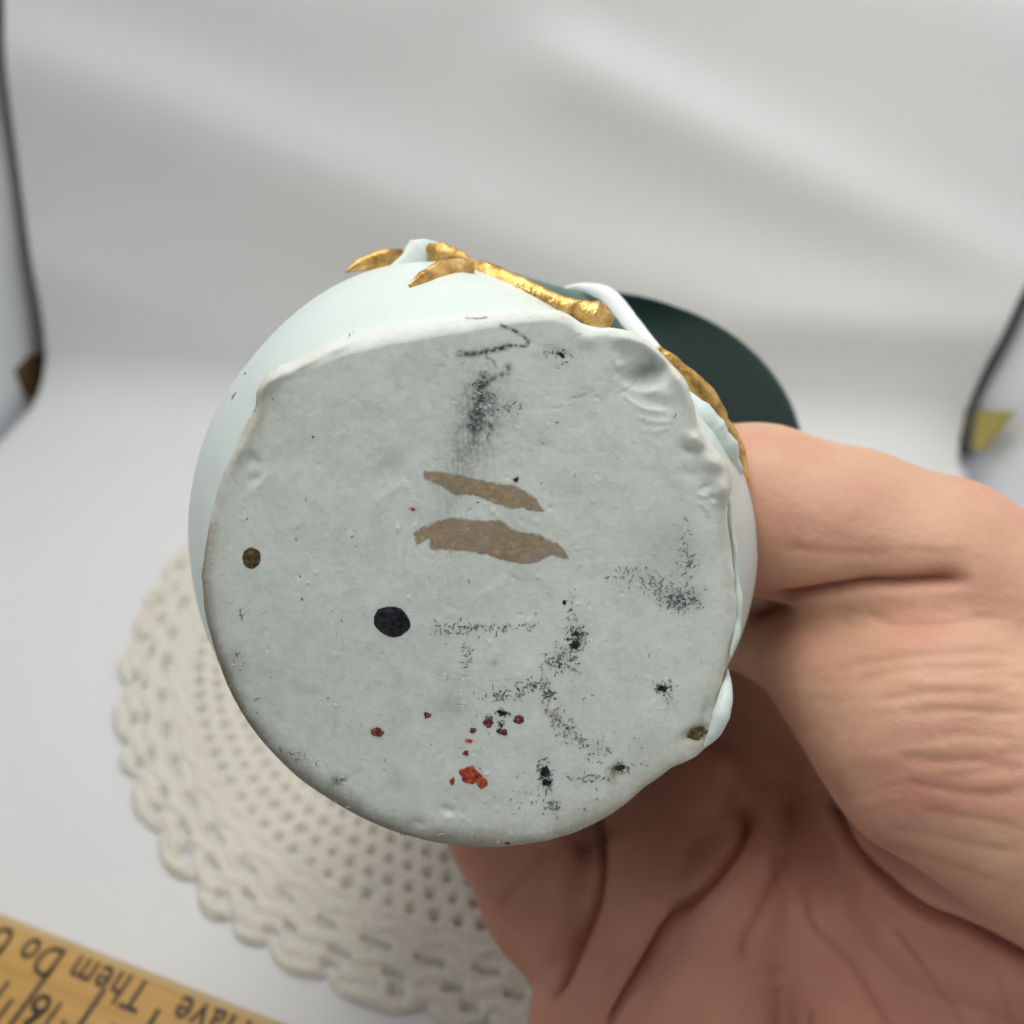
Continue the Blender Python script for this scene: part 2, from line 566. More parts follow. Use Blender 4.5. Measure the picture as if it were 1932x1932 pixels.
nth = 1500
thv = np.linspace(0, 2 * np.pi, nth, endpoint=False)
for nm, ra, rb, nr in (('mesh_ground', 0.030, DR - 0.0176, 150), ('scalloped_border', DR - 0.0176, DR + 0.0016, 60)):
    R_, TH = np.meshgrid(np.linspace(ra, rb, nr), thv, indexing='ij')
    Hh = doily_h(R_, TH)
    V = np.stack([R_ * np.cos(TH), R_ * np.sin(TH), Hh + 0.0006], -1).reshape(-1, 3)
    F = grid_faces(nr, nth, True)
    keep = Hh.ravel()[F].max(1) > 0.00018
    F = F[keep]
    used = np.unique(F)
    remap = np.full(len(V), -1)
    remap[used] = np.arange(len(used))
    o = mesh_obj(nm, V[used], remap[F], M_yarn, doily)
# plain crocheted centre under the vase
R_, TH = np.meshgrid(np.linspace(0.0005, 0.030, 30), thv[::10], indexing='ij')
V = np.stack([R_ * np.cos(TH), R_ * np.sin(TH), 0.0026 + 0.0005 * np.cos(R_ * 1800)], -1).reshape(-1, 3)
mesh_obj('centre_round', V, grid_faces(30, 150, True), M_yarn, doily)

# ------------------------------------------------------------------ wooden ruler
RT = 0.0045
A, B = floor_pt(0, 1722, RT), floor_pt(540, 1931, RT)
rx = (B - A) / np.linalg.norm(B - A)
ry = np.array([-rx[1], rx[0], 0])
if ry[1] > 0:
    ry = -ry                                   # from the far edge towards the camera
RLEN, RW = 0.305, 0.028
r0 = A - rx * 0.10
ruler = empty('ruler', [*(r0[:2]), 0.0])
ruler.rotation_euler = (0, 0, math.atan2(rx[1], rx[0]))
tag(ruler, 'varnished wooden ruler with black lettering beside the doily', 'ruler')
bm = bmesh.new()
bmesh.ops.create_cube(bm, size=1.0)
for v in bm.verts:
    v.co = Vector(((v.co.x + 0.5) * RLEN, (v.co.y - 0.5) * RW, (v.co.z + 0.5) * (RT - 0.0012) + 0.0012))
bmesh.ops.bevel(bm, geom=list(bm.edges), offset=0.0007, segments=2, affect='EDGES')
me = bpy.data.meshes.new('strip')
bm.to_mesh(me)
bm.free()
me.materials.append(M_wood)
o = bpy.data.objects.new('strip', me)
COL.objects.link(o)
o.parent = ruler
# pale worn arris along the far edge
v = [(x, y, z) for x in (0.0, RLEN) for (y, z) in ((0.0001, RT - 0.0016), (0.0001, RT - 0.0007), (-0.0007, RT + 0.0001), (-0.0015, RT + 0.00005))]
mesh_obj('worn_edge', v, [[k, k + 1, k + 5, k + 4] for k in range(3)], M_woodedge, ruler)


def on_ruler(px, py):
    p = floor_pt(px, py, RT) - r0
    return p @ rx, p @ ry


def word(txt, x, y, size, squeeze=1.0):
    """lettering that reads upside down from the camera: x,y on the ruler = the word's first letter at its baseline"""
    c = bpy.data.curves.new('printed_word', 'FONT')
    c.body = txt
    c.size = size
    c.offset = size * 0.009
    c.space_character = 1.12
    tmp = bpy.data.objects.new('tmp', c)
    COL.objects.link(tmp)
    dg = bpy.context.evaluated_depsgraph_get()
    me = bpy.data.meshes.new_from_object(tmp.evaluated_get(dg))
    bpy.data.objects.remove(tmp)
    me.name = 'printed_word'
    me.materials.clear()
    me.materials.append(M_ink)
    o = bpy.data.objects.new('printed_word', me)
    COL.objects.link(o)
    o.parent = ruler
    o.rotation_euler = (0, 0, math.pi)
    o.scale = (squeeze, 1, 1)
    o.location = (x, -y, RT + 0.0002)
    return o


# (word, where its first letter's foot shows)
for txt, px, py, sz in (('Have', 480, 1930, 0.0084), ('Them', 292, 1858, 0.0084), ('Do', 130, 1796, 0.0084), ('Un', 36, 1760, 0.0084)):
    x, y = on_ruler(px, py)
    word(txt, x, y, sz, 0.80)
x, y = on_ruler(108, 1886)
word('6', x, y, 0.0085)
x, y = on_ruler(-110, 1800)
word('7', x, y, 0.0085)


def tick(xc, ya, yb, wd=0.0007):
    v = [(xc - wd / 2, -ya, RT + 0.0002), (xc + wd / 2, -ya, RT + 0.0002), (xc + wd / 2, -yb, RT + 0.0002), (xc - wd / 2, -yb, RT + 0.0002)]
    mesh_obj('tick_mark', v, [[3, 2, 1, 0]], M_ink, ruler, smooth=False)


xt, yt = on_ruler(205, 1855)
xs, _ = on_ruler(82, 1850)
half = abs(xt - xs)
for k in range(-6, 6):
    xc = xt + k * half
    tick(xc, yt + 0.0010, RW * 0.97, 0.0009)
    for j in (1, 2, 3):
        tick(xc + j * half / 4, yt + (0.0060 if j == 2 else 0.0085), RW * 0.97, 0.0007)

# ------------------------------------------------------------------ vase
# base plane: the camera looks almost straight onto it
AX = np.array([-0.03, 0.20, 1.0])
AX /= np.linalg.norm(AX)                        # from the base into the vase, camera frame
C0 = px_cam(885, 1100, 11.2)
U1 = np.cross([0, 1, 0], AX)
U1 /= np.linalg.norm(U1)
U2 = np.cross(AX, U1)


def base_uv(px, py):
    d = px_cam(px, py, 1.0)
    k = (C0 @ AX) / (d @ AX)
    p = d * k[..., None] - C0
    return p @ U1, p @ U2


def base_pt(px, py, h=0.0):
    u, v = base_uv(px, py)
    return C0 + u[..., None] * U1 + v[..., None] * U2 - np.asarray(h)[..., None] * AX


outline = [(380, 1085), (390, 1010), (408, 930), (430, 870), (455, 815), (478, 772), (480, 752), (479, 738), (488, 724), (502, 708), (520, 694), (548, 686),
           (585, 666), (640, 641), (700, 622), (780, 607), (870, 597), (950, 590), (1010, 587), (1060, 589), (1086, 604),
           (1105, 617), (1130, 622), (1155, 620), (1185, 625), (1215, 640), (1240, 662), (1270, 693), (1293, 722), (1306, 760),
           (1315, 800), (1335, 835), (1358, 855), (1376, 880), (1382, 910), (1377, 940), (1370, 962), (1375, 1000), (1384, 1060), (1389, 1110),
           (1394, 1140), (1391, 1180), (1380, 1225), (1370, 1270), (1358, 1320), (1356, 1370), (1342, 1407), (1317, 1432), (1270, 1452), (1220, 1490), (1150, 1545), (1080, 1580),
           (1000, 1600), (920, 1610), (850, 1606), (790, 1596), (720, 1575), (640, 1535), (560, 1480), (500, 1420), (450, 1350),
           (415, 1270), (393, 1200), (382, 1140)]
OC = np.array([885.0, 1100.0])
oo = np.array(outline, float)
ang = np.unwrap(np.arctan2(oo[:, 1] - OC[1], oo[:, 0] - OC[0]))
rad = np.hypot(*(oo - OC).T)
order = np.argsort(ang % (2 * np.pi))
NA = 960
THB = np.linspace(0, 2 * np.pi, NA, endpoint=False)
rb = np.interp(THB, (ang % (2 * np.pi))[order], rad[order], period=2 * np.pi)
kern = np.exp(-0.5 * (np.arange(-9, 10) / 1.8) ** 2)
kern /= kern.sum()
rb = sum(kern[i] * np.roll(rb, i - 9) for i in range(19))
rb += 1.6 * fbm(np.cos(THB) * 9, np.sin(THB) * 9, 21, 3) * 2


def rim_r(px, py):
    return np.interp(np.arctan2(py - OC[1], px - OC[0]), THB, rb, period=2 * np.pi)


def gauss(px, py, x, y, sx, sy, rot=0.0):
    c, s = math.cos(rot), math.sin(rot)
    dx, dy = px - x, py - y
    return np.exp(-((dx * c + dy * s) / sx) ** 2 - ((-dx * s + dy * c) / sy) ** 2)


RIDGES = [  # (line, width px, height cm)
    ([(1160, 708), (1172, 720), (1190, 730), (1215, 738), (1246, 734)], 9, 0.022),
    ([(1172, 738), (1185, 752), (1202, 764), (1222, 772), (1264, 777)], 5, 0.012),
    ([(1200, 786), (1218, 792), (1240, 796), (1272, 795)], 5, 0.009),
    ([(1206, 812), (1235, 813), (1266, 807)], 5, 0.007),
    ([(1148, 628), (1190, 634), (1222, 650), (1262, 690), (1286, 724), (1297, 765), (1300, 815), (1318, 840)], 17, 0.075),
    ([(1160, 692), (1185, 690), (1212, 668)], 9, 0.028),
    ([(1314, 932), (1335, 938), (1352, 952)], 4, 0.022),
    ([(1322, 948), (1336, 966)], 3, 0.016),
    ([(1318, 915), (1340, 912)], 4, 0.015),
    ([(876, 1150), (905, 1122), (930, 1112), (962, 1085)], 7, 0.0035),
    ([(800, 1190), (840, 1160), (860, 1150)], 9, 0.004),
    ([(455, 945), (476, 922), (512, 890)], 7, 0.005),
    ([(705, 950), (740, 926), (770, 905)], 9, 0.005),
    ([(838, 1545), (860, 1535), (880, 1545)], 6, 0.010),
    ([(780, 1560), (805, 1570)], 5, 0.007),
    ([(620, 1480), (650, 1465)], 3, 0.016),
]
PITS = [  # x, y, sx, sy, rot, depth
    (1230, 702, 46, 25, -0.35, 0.20), (1204, 706, 30, 14, -0.3, 0.04), (1236, 758, 40, 14, 0.25, 0.03), (1303, 850, 12, 9, 0.2, 0.045),
    (1334, 917, 12, 9, 0.0, 0.04), (1300, 895, 18, 12, 0.3, 0.02), (1342, 940, 9, 7, 0, 0.03), (475, 866, 18, 12, 0.8, 0.03), (478, 905, 14, 10, -0.6, 0.02),
    (730, 880, 40, 14, -0.7, 0.012), (845, 1528, 14, 8, 0.4, 0.03), (790, 1552, 12, 7, 0.3, 0.02), (640, 1475, 16, 6, -0.4, 0.02),
    (1316, 1384, 26, 12, -0.3, 0.05), (1335, 1345, 10, 26, 0.1, 0.03), (1165, 1455, 12, 12, 0, 0.02), (1055, 668, 18, 10, 0.3, 0.015),
]
_pg = np.random.default_rng(77)
for _ in range(90):                                  # small kiln pits and grains
    _a, _q = _pg.uniform(0, 6.283), 470 * math.sqrt(_pg.random())
    PITS.append((885 + _q * math.cos(_a), 1100 + _q * math.sin(_a), _pg.uniform(2.5, 6), _pg.uniform(2.5, 6), 0.0, _pg.choice([-1, 1]) * _pg.uniform(0.003, 0.010)))
BUMPS = [(505, 722, 30, 14, -0.8, 0.07), (570, 688, 34, 9, -0.5, 0.045), (640, 655, 30, 8, -0.4, 0.03), (455, 850, 20, 10, -1.1, 0.03),(1345, 872, 24, 17, 0.6, 0.09), (1362, 918, 17, 26, 0.0, 0.10), (1312, 832, 18, 12, 0.6, 0.07), (1275, 672, 16, 12, 0.7, 0.05), (1180, 645, 26, 12, 0.2, 0.05), (1108, 640, 22, 14, 0.2, 0.03),
         (1330, 1395, 14, 10, 0.4, 0.03), (520, 712, 20, 10, -0.7, 0.02)]


def base_h(px, py):
    d = rim_r(px, py) - np.hypot(px - OC[0], py - OC[1])
    h = 0.055 * fbm(px / 260, py / 260, 31, 3) + 0.011 * fbm(px / 46, py / 46, 41, 3) + 0.003 * fbm(px / 12, py / 12, 51, 2)
    for L, wd, a in RIDGES:
        L = np.asarray(L, float)
        x0, y0 = L.min(0) - 30
        x1, y1 = L.max(0) + 30
        m = (px > x0) & (px < x1) & (py > y0) & (py < y1)
        if m.any():
            dd, pos = seg_dist(px[m], py[m], L)
            h[m] += a * (0.7 + 0.6 * vnoise(px[m] / 40, py[m] / 40, 3)) * np.exp(-(dd / wd) ** 2) * sstep(0, 0.12, pos) * sstep(1, 0.88, pos)
    for x, y, sx, sy, ro, a in PITS:
        h = h - a * gauss(px, py, x, y, sx, sy, ro)
    for x, y, sx, sy, ro, a in BUMPS:
        h = h + a * gauss(px, py, x, y, sx, sy, ro)
    # rounded rim: broad at the foot of the picture and along the top, tight at the sides
    th = np.arctan2(py - OC[1], px - OC[0])
    top = np.exp(-((th + 1.85) / 0.55) ** 2)
    wd = 13 + 34 * np.exp(-((th - 2.0) / 0.85) ** 2) + 26 * top
    q = np.clip(1 - d / wd, 0, 1)
    h = h - (0.10 * wd / 26) * (1 - np.sqrt(np.maximum(1 - q * q, 0))) * 1.2 - 0.10 * top * q ** 1.5
    return h


KR = 430
tr = np.linspace(0.001, 1, KR)
tr = 1 - (1 - tr) ** 1.12
PX = OC[0] + tr[:, None] * rb[None, :] * np.cos(THB)[None, :]
PY = OC[1] + tr[:, None] * rb[None, :] * np.sin(THB)[None, :]
HB = base_h(PX, PY)
VB = base_pt(PX, PY, HB)
# foot: the edge turns back towards the body
u_o, v_o = base_uv(PX[-1], PY[-1])
r_o = np.hypot(u_o, v_o)
a_o = np.arctan2(v_o, u_o)
foot = []
for out, dep in ((0.012, 0.03), (0.018, 0.07), (0.012, 0.13), (-0.01, 0.19), (-0.05, 0.24), (-0.12, 0.28)):
    rr = r_o + out + 0.02 * fbm(np.cos(a_o) * 12 + dep * 9, np.sin(a_o) * 12, 61, 2)
    foot.append(C0 + (rr * np.cos(a_o))[:, None] * U1 + (rr * np.sin(a_o))[:, None] * U2 + ((-HB[-1]) + dep)[:, None] * AX)
VB = np.concatenate([VB, np.array(foot)], 0)
nrows = VB.shape[0]

vase_at = cam_to_world(C0)
vase = empty('vase', vase_at)
tag(vase, 'pale mint bisque porcelain vase with gold leaves held base towards the viewer', 'vase')


def vmesh(name, cam_verts, faces, mat, parent=None, smooth=True):
    wv = cam_to_world(cam_verts) - vase_at
    return mesh_obj(name, wv.reshape(-1, 3), faces, mat, parent or vase, smooth)


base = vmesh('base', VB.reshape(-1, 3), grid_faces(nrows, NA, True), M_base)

# --- stains, pencil and crumbs of the base, with some painted light and shade
pxf = np.concatenate([PX, np.repeat(PX[-1:], 6, 0)], 0)
pyf = np.concatenate([PY, np.repeat(PY[-1:], 6, 0)], 0)
dr = rim_r(pxf, pyf) - np.hypot(pxf - OC[0], pyf - OC[1])
thp = np.arctan2(pyf - OC[1], pxf - OC[0])
tint = np.empty(pxf.shape + (3,))
tint[:] = (0.748, 0.805, 0.742)


def blend(mask, colr):
    global tint
    m = np.clip(mask, 0, 1)[..., None]
    tint = tint * (1 - m) + np.array(colr) * m


n_big = fbm(pxf / 150, pyf / 150, 71, 4)
n_mid = fbm(pxf / 40, pyf / 40, 81, 4)
n_fin = fbm(pxf / 9, pyf / 9, 91, 3)
tint *= (1 + 0.08 * n_big + 0.11 * n_mid + 0.12 * n_fin)[..., None]
blend(sstep(0.02, 0.30, fbm(pxf / 38, pyf / 38, 101, 4)) * 0.26, (0.52, 0.53, 0.45))            # tan film
blend(sstep(0.08, 0.30, fbm(pxf / 34, pyf / 34, 111, 4)) * 0.36, (0.72, 0.78, 0.765))           # bluish white scuffs
blend(sstep(34, 0, dr) * sstep(-0.30, 0.15, n_mid) * 0.65, (0.60, 0.54, 0.42))                   # warm worn rim
thw = thp % (2 * np.pi)
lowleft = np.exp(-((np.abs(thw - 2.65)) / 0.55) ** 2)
blend(sstep(30 + 30 * n_mid, 2, dr) * lowleft * 0.92, (0.11, 0.075, 0.045))                      # brown stained edge, deepened by painted shade of its rounding
lowmid = np.exp(-((np.abs(thp - 1.75)) / 0.85) ** 2)
blend(sstep(95 + 60 * n_big, 0, dr) * np.exp(-((thp - 1.25) / 0.75) ** 2) * 0.55 * sstep(-0.35, 0.1, n_mid), (0.50, 0.46, 0.35))
for L_, w_, a_ in (([(870, 1155), (905, 1120), (965, 1080)], 7, 0.5), ([(800, 1195), (850, 1150)], 9, 0.4), ([(690, 955), (770, 905)], 9, 0.35), ([(1000, 1160), (1060, 1130), (1110, 1125)], 14, 0.35), ([(560, 1130), (680, 1100)], 12, 0.25)):
    dd, pos = seg_dist(pxf, pyf, L_)
    blend(np.exp(-(dd / w_) ** 2) * a_ * sstep(-0.3, 0.15, n_fin + n_mid), (0.80, 0.87, 0.86))
ltop = np.exp(-((thp + 2.45) / 0.16) ** 2)
blend(sstep(46, 4, dr) * ltop * 0.75, (0.46, 0.40, 0.30))
blend(sstep(10, 0, dr) * np.exp(-((thw - 3.2) / 0.30) ** 2) * sstep(-.1, .2, n_mid) * 0.8, (0.25, 0.16, 0.08))
stain_shade = np.exp(-((thw - 1.95) / 0.95) ** 2)
blend(sstep(74 + 60 * n_mid + 30 * n_big, 4, dr) ** 1.6 * stain_shade * 0.95, (0.19, 0.165, 0.125))  # brown stain with the lower rim's shade painted into it
toprim = np.exp(-((thp + 1.75) / 0.62) ** 2)
blend(sstep(30, 12, dr) * toprim * 0.8, (0.74, 0.775, 0.745))                                   # upper rim bevel, its catch of light put into the tint
for x, y, sx, sy, ro, a, c in (
        (1055, 668, 34, 22, 0.2, 0.35, (0.40, 0.38, 0.30)), (1228, 684, 34, 15, -0.5, 0.55, (0.42, 0.39, 0.31)),
        (1268, 1040, 60, 60, 0.2, 0.42, (0.36, 0.37, 0.38)), (1280, 1128, 44, 22, 0.1, 0.50, (0.22, 0.23, 0.25)), (1190, 1090, 40, 22, 0, 0.20, (0.40, 0.41, 0.41)),
        (470, 868, 26, 14, -0.6, 0.35, (0.40, 0.39, 0.38)), (520, 935, 34, 20, 0.2, 0.25, (0.46, 0.44, 0.37)), (735, 880, 50, 16, -0.7, 0.30, (0.44, 0.44, 0.42)),
        (856, 1330, 30, 24, 0.4, 0.45, (0.36, 0.36, 0.34)), (1020, 830, 22, 12, 0, 0.35, (0.40, 0.38, 0.32)), (1160, 1460, 12, 18, 0.3, 0.7, (0.30, 0.26, 0.18)),
        (870, 1495, 60, 20, 0.2, 0.3, (0.52, 0.50, 0.42)), (750, 1475, 22, 18, 0, 0.35, (0.40, 0.38, 0.32)), (630, 1470, 14, 7, -0.5, 0.5, (0.30, 0.27, 0.20)),
        (1313, 1382, 22, 12, -0.35, 0.85, (0.34, 0.26, 0.07)), (1325, 1388, 9, 7, 0, 0.9, (0.10, 0.08, 0.02)), (1290, 1390, 26, 9, -0.3, 0.4, (0.5, 0.45, 0.33)),
        (1140, 745, 30, 8, -0.7, 0.3, (0.38, 0.37, 0.35)), (932, 1250, 9, 7, -0.6, 0.6, (0.36, 0.33, 0.22)), (1030, 1110, 26, 12, 0.2, 0.2, (0.45, 0.43, 0.36)),
        (545, 1480, 40, 12, 0.7, 0.5, (0.28, 0.24, 0.19)), (505, 1310, 30, 20, 0, 0.22, (0.42, 0.40, 0.35)), (445, 1240, 16, 22, 0, 0.3, (0.40, 0.38, 0.34)),
        (1345, 885, 22, 18, 0.5, 0.35, (0.55, 0.50, 0.40)), (1355, 935, 16, 22, 0, 0.4, (0.52, 0.48, 0.38)), (712, 1382, 16, 10, 0, 0.3, (0.40, 0.36, 0.33))):
    blend(gauss(pxf, pyf, x, y, sx, sy, ro) * a * (0.55 + 1.6 * np.clip(n_mid + 0.5 + 0.8 * n_fin, 0, 1) * 0.6), c)
for L_, w_, a_ in (([(1165, 712), (1190, 729), (1215, 737), (1246, 733)], 6, 0.75), ([(1176, 742), (1200, 762), (1222, 771), (1262, 777)], 4, 0.75), ([(1203, 787), (1240, 795), (1270, 795)], 3.5, 0.6), ([(1208, 812), (1262, 808)], 3.5, 0.5),
                   ([(1316, 934), (1352, 950)], 4, 0.6), ([(1180, 640), (1225, 655), (1262, 690)], 8, 0.5), ([(850, 1540), (878, 1545)], 5, 0.7), ([(460, 940), (508, 892)], 4, 0.55)):
    dd, pos = seg_dist(pxf, pyf, smooth_line(L_, 5))
    blend(np.exp(-(dd / w_) ** 2) * a_ * sstep(0, 0.2, pos) * sstep(1, 0.8, pos), (0.86, 0.92, 0.92))  # glossy highlights of the ridges painted in
# red-brown smears
for x, y, sx, sy, a in ((777, 960, 7, 3, 0.9), (712, 1381, 9, 7, 0.5), (806, 1349, 5, 4, 0.7), (630, 1375, 4, 16, 0.3), (1040, 1345, 8, 5, 0.4)):
    blend(gauss(pxf, pyf, x, y, sx, sy, 0.2) * a * sstep(-0.35, 0.1, n_fin), (0.46, 0.13, 0.06))
# pencil strokes and the graphite smudge
grain = sstep(-0.30, 0.16, fbm(pxf / 5, pyf / 5, 121, 2))
for L, wd, a in (([(945, 614), (962, 620), (976, 627), (990, 637), (997, 647), (990, 653), (972, 652), (957, 653), (946, 658)], 3.3, 0.85),
                 ([(957, 653), (931, 660), (914, 664), (899, 667), (866, 668)], 6.5, 0.75),
                 ([(918, 675), (930, 680), (936, 692)], 2.4, 0.5),
                 ([(958, 690), (960, 702), (940, 709), (922, 719), (905, 731)], 6.5, 0.60),
                 ([(912, 716), (905, 735), (914, 752), (905, 770), (898, 790), (893, 806)], 12, 0.85),
                 ([(905, 790), (918, 798), (928, 806)], 4, 0.6),
                 ([(1205, 720), (1180, 735), (1165, 742)], 2.2, 0.25),
                 ([(1118, 735), (1100, 745), (1072, 752)], 3.0, 0.30)):
    dd, pos = seg_dist(pxf, pyf, smooth_line(L, 5))
    blend(np.exp(-(dd / wd) ** 2) * min(a * 1.25, 1) * (0.4 + 0.6 * grain), (0.035, 0.037, 0.04))
streak = sstep(-0.4, 0.2, fbm(pxf / 5, pyf / 34, 131, 3))
for x, y, sx, sy, ro, a in ((905, 765, 34, 58, 0.08, 0.55), (893, 825, 40, 60, 0.12, 0.38), (868, 880, 40, 46, 0.12, 0.30), (845, 950, 26, 60, 0.1, 0.20), (930, 770, 50, 40, 0, 0.16)):
    blend(gauss(pxf, pyf, x, y, sx, sy, ro) * a * 1.5 * (0.35 + 0.65 * streak) * (0.5 + 0.5 * grain), (0.08, 0.082, 0.088))
# seam cracks round the rim
for L, a in (([(880, 600), (905, 601), (918, 599)], 0.8), ([(508, 700), (522, 690), (540, 686)], 0.5), ([(480, 742), (482, 762), (476, 778)], 0.8)):
    dd, pos = seg_dist(pxf, pyf, L)
    blend(np.exp(-(dd / 1.8) ** 2) * a, (0.10, 0.09, 0.07))

dens = 0.02 + 0.10 * sstep(0.05, 0.35, fbm(pxf / 90, pyf / 90, 141, 3))
for x, y, sx, sy, a in (
        (1086, 1205, 16, 24, 0.75), (1060, 1248, 28, 22, 0.62), (1010, 1290, 32, 10, 0.62), (955, 1312, 40, 12, 0.5), (868, 1188, 38, 12, 0.5), (935, 1184, 50, 6, 0.55),
        (1000, 1184, 14, 6, 0.5), (880, 1235, 6, 26, 0.45), (1035, 1310, 14, 26, 0.55), (1052, 1350, 10, 26, 0.55), (1072, 1380, 12, 14, 0.6), (1095, 1400, 16, 10, 0.5),
        (1130, 1415, 16, 16, 0.5), (1030, 1462, 11, 22, 0.85), (1045, 1520, 14, 14, 0.6), (1035, 1490, 10, 8, 0.6), (1170, 1450, 12, 7, 0.9), (1250, 1300, 14, 9, 0.75), (1262, 1320, 10, 8, 0.4),
        (1282, 1134, 26, 15, 0.75), (1296, 1060, 16, 60, 0.40), (1250, 1110, 30, 22, 0.45), (1190, 1085, 40, 16, 0.40), (908, 760, 22, 50, 0.34), (947, 1345, 9, 5, 1.0), (922, 1355, 7, 7, 0.8),
        (945, 1365, 6, 5, 0.8), (1100, 1470, 40, 10, 0.45), (1080, 1145, 8, 40, 0.35), (1066, 1138, 3, 3, 1.0), (974, 904, 4, 4, 1.1), (455, 1160, 10, 6, 0.55), (450, 1240, 14, 20, 0.28), (505, 1330, 26, 20, 0.24),
        (560, 1430, 30, 16, 0.3), (1055, 668, 16, 8, 0.6), (1060, 690, 12, 6, 0.4), (965, 770, 20, 14, 0.4), (640, 1470, 10, 10, 0.55), (440, 748, 4, 10, 0.0), (760, 1583, 14, 4, 0.7), (958, 1592, 3, 3, 1.1),
        (995, 1500, 40, 40, 0.25), (1200, 1420, 40, 40, 0.2), (900, 1420, 80, 60, 0.15), (1230, 850, 30, 10, 0.1)):
    dens = np.maximum(dens, a * gauss(pxf, pyf, x, y, sx * 1.55, sy * 1.55))
white = 0.10 + 0.25 * sstep(0.0, 0.35, fbm(pxf / 60, pyf / 60, 151, 3))
for x, y, sx, sy, a in ((845, 1275, 44, 8, 0.85), (870, 1330, 26, 26, 0.75), (910, 768, 26, 8, 0.7), (1035, 800, 22, 10, 0.6), (1080, 1195, 10, 4, 0.9), (600, 1440, 30, 16, 0.7), (1255, 1350, 16, 26, 0.7),
                        (940, 1500, 60, 18, 0.6), (820, 1540, 60, 20, 0.5), (1020, 845, 24, 10, 0.5), (760, 920, 30, 30, 0.4), (1090, 1400, 30, 20, 0.3), (660, 1090, 60, 40, 0.35), (1130, 900, 60, 60, 0.4)):
    white = np.maximum(white, a * gauss(pxf, pyf, x, y, sx * 1.2, sy * 1.2))
blend(np.clip(dens - 0.1, 0, 1) * 0.38 * sstep(-0.4, 0.2, n_fin), (0.22, 0.225, 0.23))
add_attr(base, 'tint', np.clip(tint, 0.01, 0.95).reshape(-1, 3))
add_attr(base, 'specks', np.stack([dens, white, white * 0], -1).reshape(-1, 3))


# --- paint marks standing on the base: thin raised patches that follow its relief
def patch(name, poly, mat, thick=0.004, step=1.3, rough=1.0, seed=0, dome=0.0, label=None):
    poly = np.asarray(poly, float)
    for _ in range(2):                                # round the corners
        nx_ = np.roll(poly, -1, 0)
        poly = np.stack([0.78 * poly + 0.22 * nx_, 0.22 * poly + 0.78 * nx_], 1).reshape(-1, 2)
    x0, y0 = poly.min(0) - 4
    x1, y1 = poly.max(0) + 4
    gx, gy = np.meshgrid(np.arange(x0, x1, step), np.arange(y0, y1, step))
    jx = gx + rough * 2 * fbm(gx / 11, gy / 11, seed, 2) * 2
    jy = gy + rough * 2 * fbm(gx / 11, gy / 11, seed + 50, 2) * 2
    ins = in_poly(jx, jy, poly)
    d = np.full(gx.shape, 1e9)
    pc = np.vstack([poly, poly[:1]])
    d, _ = seg_dist(jx, jy, pc)
    d = np.where(ins, d, -d)
    hh = base_h(gx.ravel().copy(), gy.ravel().copy()).reshape(gx.shape)
    lift = thick * sstep(-step * 1.2, step * 2.0, d) + dome * sstep(0, 16, d) - 0.004 * (d < -step)
    V = base_pt(gx, gy, hh + lift + 0.0015)
    F = grid_faces(*gx.shape)
    keep = (d.ravel()[F] > -step * 0.6).sum(1) >= 3
    F = F[keep]
    used = np.unique(F)
    remap = np.full(gx.size, -1)
    remap[used] = np.arange(len(used))
    o = vmesh(name, V.reshape(-1, 3)[used], remap[F][:, ::-1].copy(), mat, base)
    cv = np.clip((d + 1.5) / 12.0, 0, 1).ravel()[used] * 0.75
    add_attr(o, 'cover', np.stack([cv, cv, cv], -1))
    if label:
        o['label'] = label
    return o


def mapc(pts, ox, oy, k):
    return [(ox + x * k, oy + y * k) for x, y in pts]


def blob(x, y, rx_, ry_, rot=0.0, seed=0, wob=0.22, n=44):
    a = np.linspace(0, 2 * np.pi, n, endpoint=False)
    k = 1 + wob * 2 * fbm(np.cos(a) * 1.7 + seed, np.sin(a) * 1.7, 200 + seed, 3)
    xx_, yy_ = rx_ * k * np.cos(a), ry_ * k * np.sin(a)
    c, s = math.cos(rot), math.sin(rot)
    return np.stack([x + xx_ * c - yy_ * s, y + xx_ * s + yy_ * c], -1)


strokeA = mapc([(150, 1195), (230, 1195), (400, 1215), (560, 1255), (700, 1285), (820, 1290), (900, 1340), (980, 1390), (1030, 1430), (1060, 1480), (960, 1470), (880, 1450), (800, 1455), (720, 1430),
                (620, 1390), (540, 1350), (440, 1355), (370, 1350), (350, 1320), (270, 1280), (180, 1245)], 755, 579, 0.2604)
strokeB = mapc([(90, 1650), (150, 1600), (300, 1550), (390, 1525), (480, 1545), (560, 1560), (680, 1550), (760, 1560), (800, 1610), (880, 1640), (1000, 1650), (1060, 1690), (1150, 1720), (1210, 1770),
                (1240, 1825), (1160, 1815), (1080, 1790), (1040, 1820), (1000, 1850), (900, 1855), (780, 1840), (680, 1805), (560, 1780), (420, 1755), (300, 1745), (240, 1760), (205, 1730), (215, 1680),
                (160, 1690), (130, 1720), (100, 1680)], 755, 579, 0.2604)
grow = lambda P_: [tuple(np.array(p) + 2.6 * np.array([0, np.sign(p[1] - np.mean([q[1] for q in P_ if abs(q[0] - p[0]) < 40]))])) for p in P_]
patch('gold_brush_stroke', grow(strokeA), M_stroke, seed=301, label='upper brownish gold brush stroke on the vase base')
patch('gold_brush_stroke', grow(strokeB), M_stroke, seed=305, label='wider lower brownish gold brush stroke on the vase base')
patch('black_spot', blob(740, 1172, 34, 28, 0.35, 3, 0.10), M_black, 0.010, 1.3, 0.5, 311, 0.012, 'round glossy black spot on the vase base')
patch('olive_spot', blob(475, 1052, 18, 20, 0.3, 8, 0.18), M_spot, 0.008, 0.8, 0.5, 315, 0.006, 'small olive brown spot near the left rim of the base')
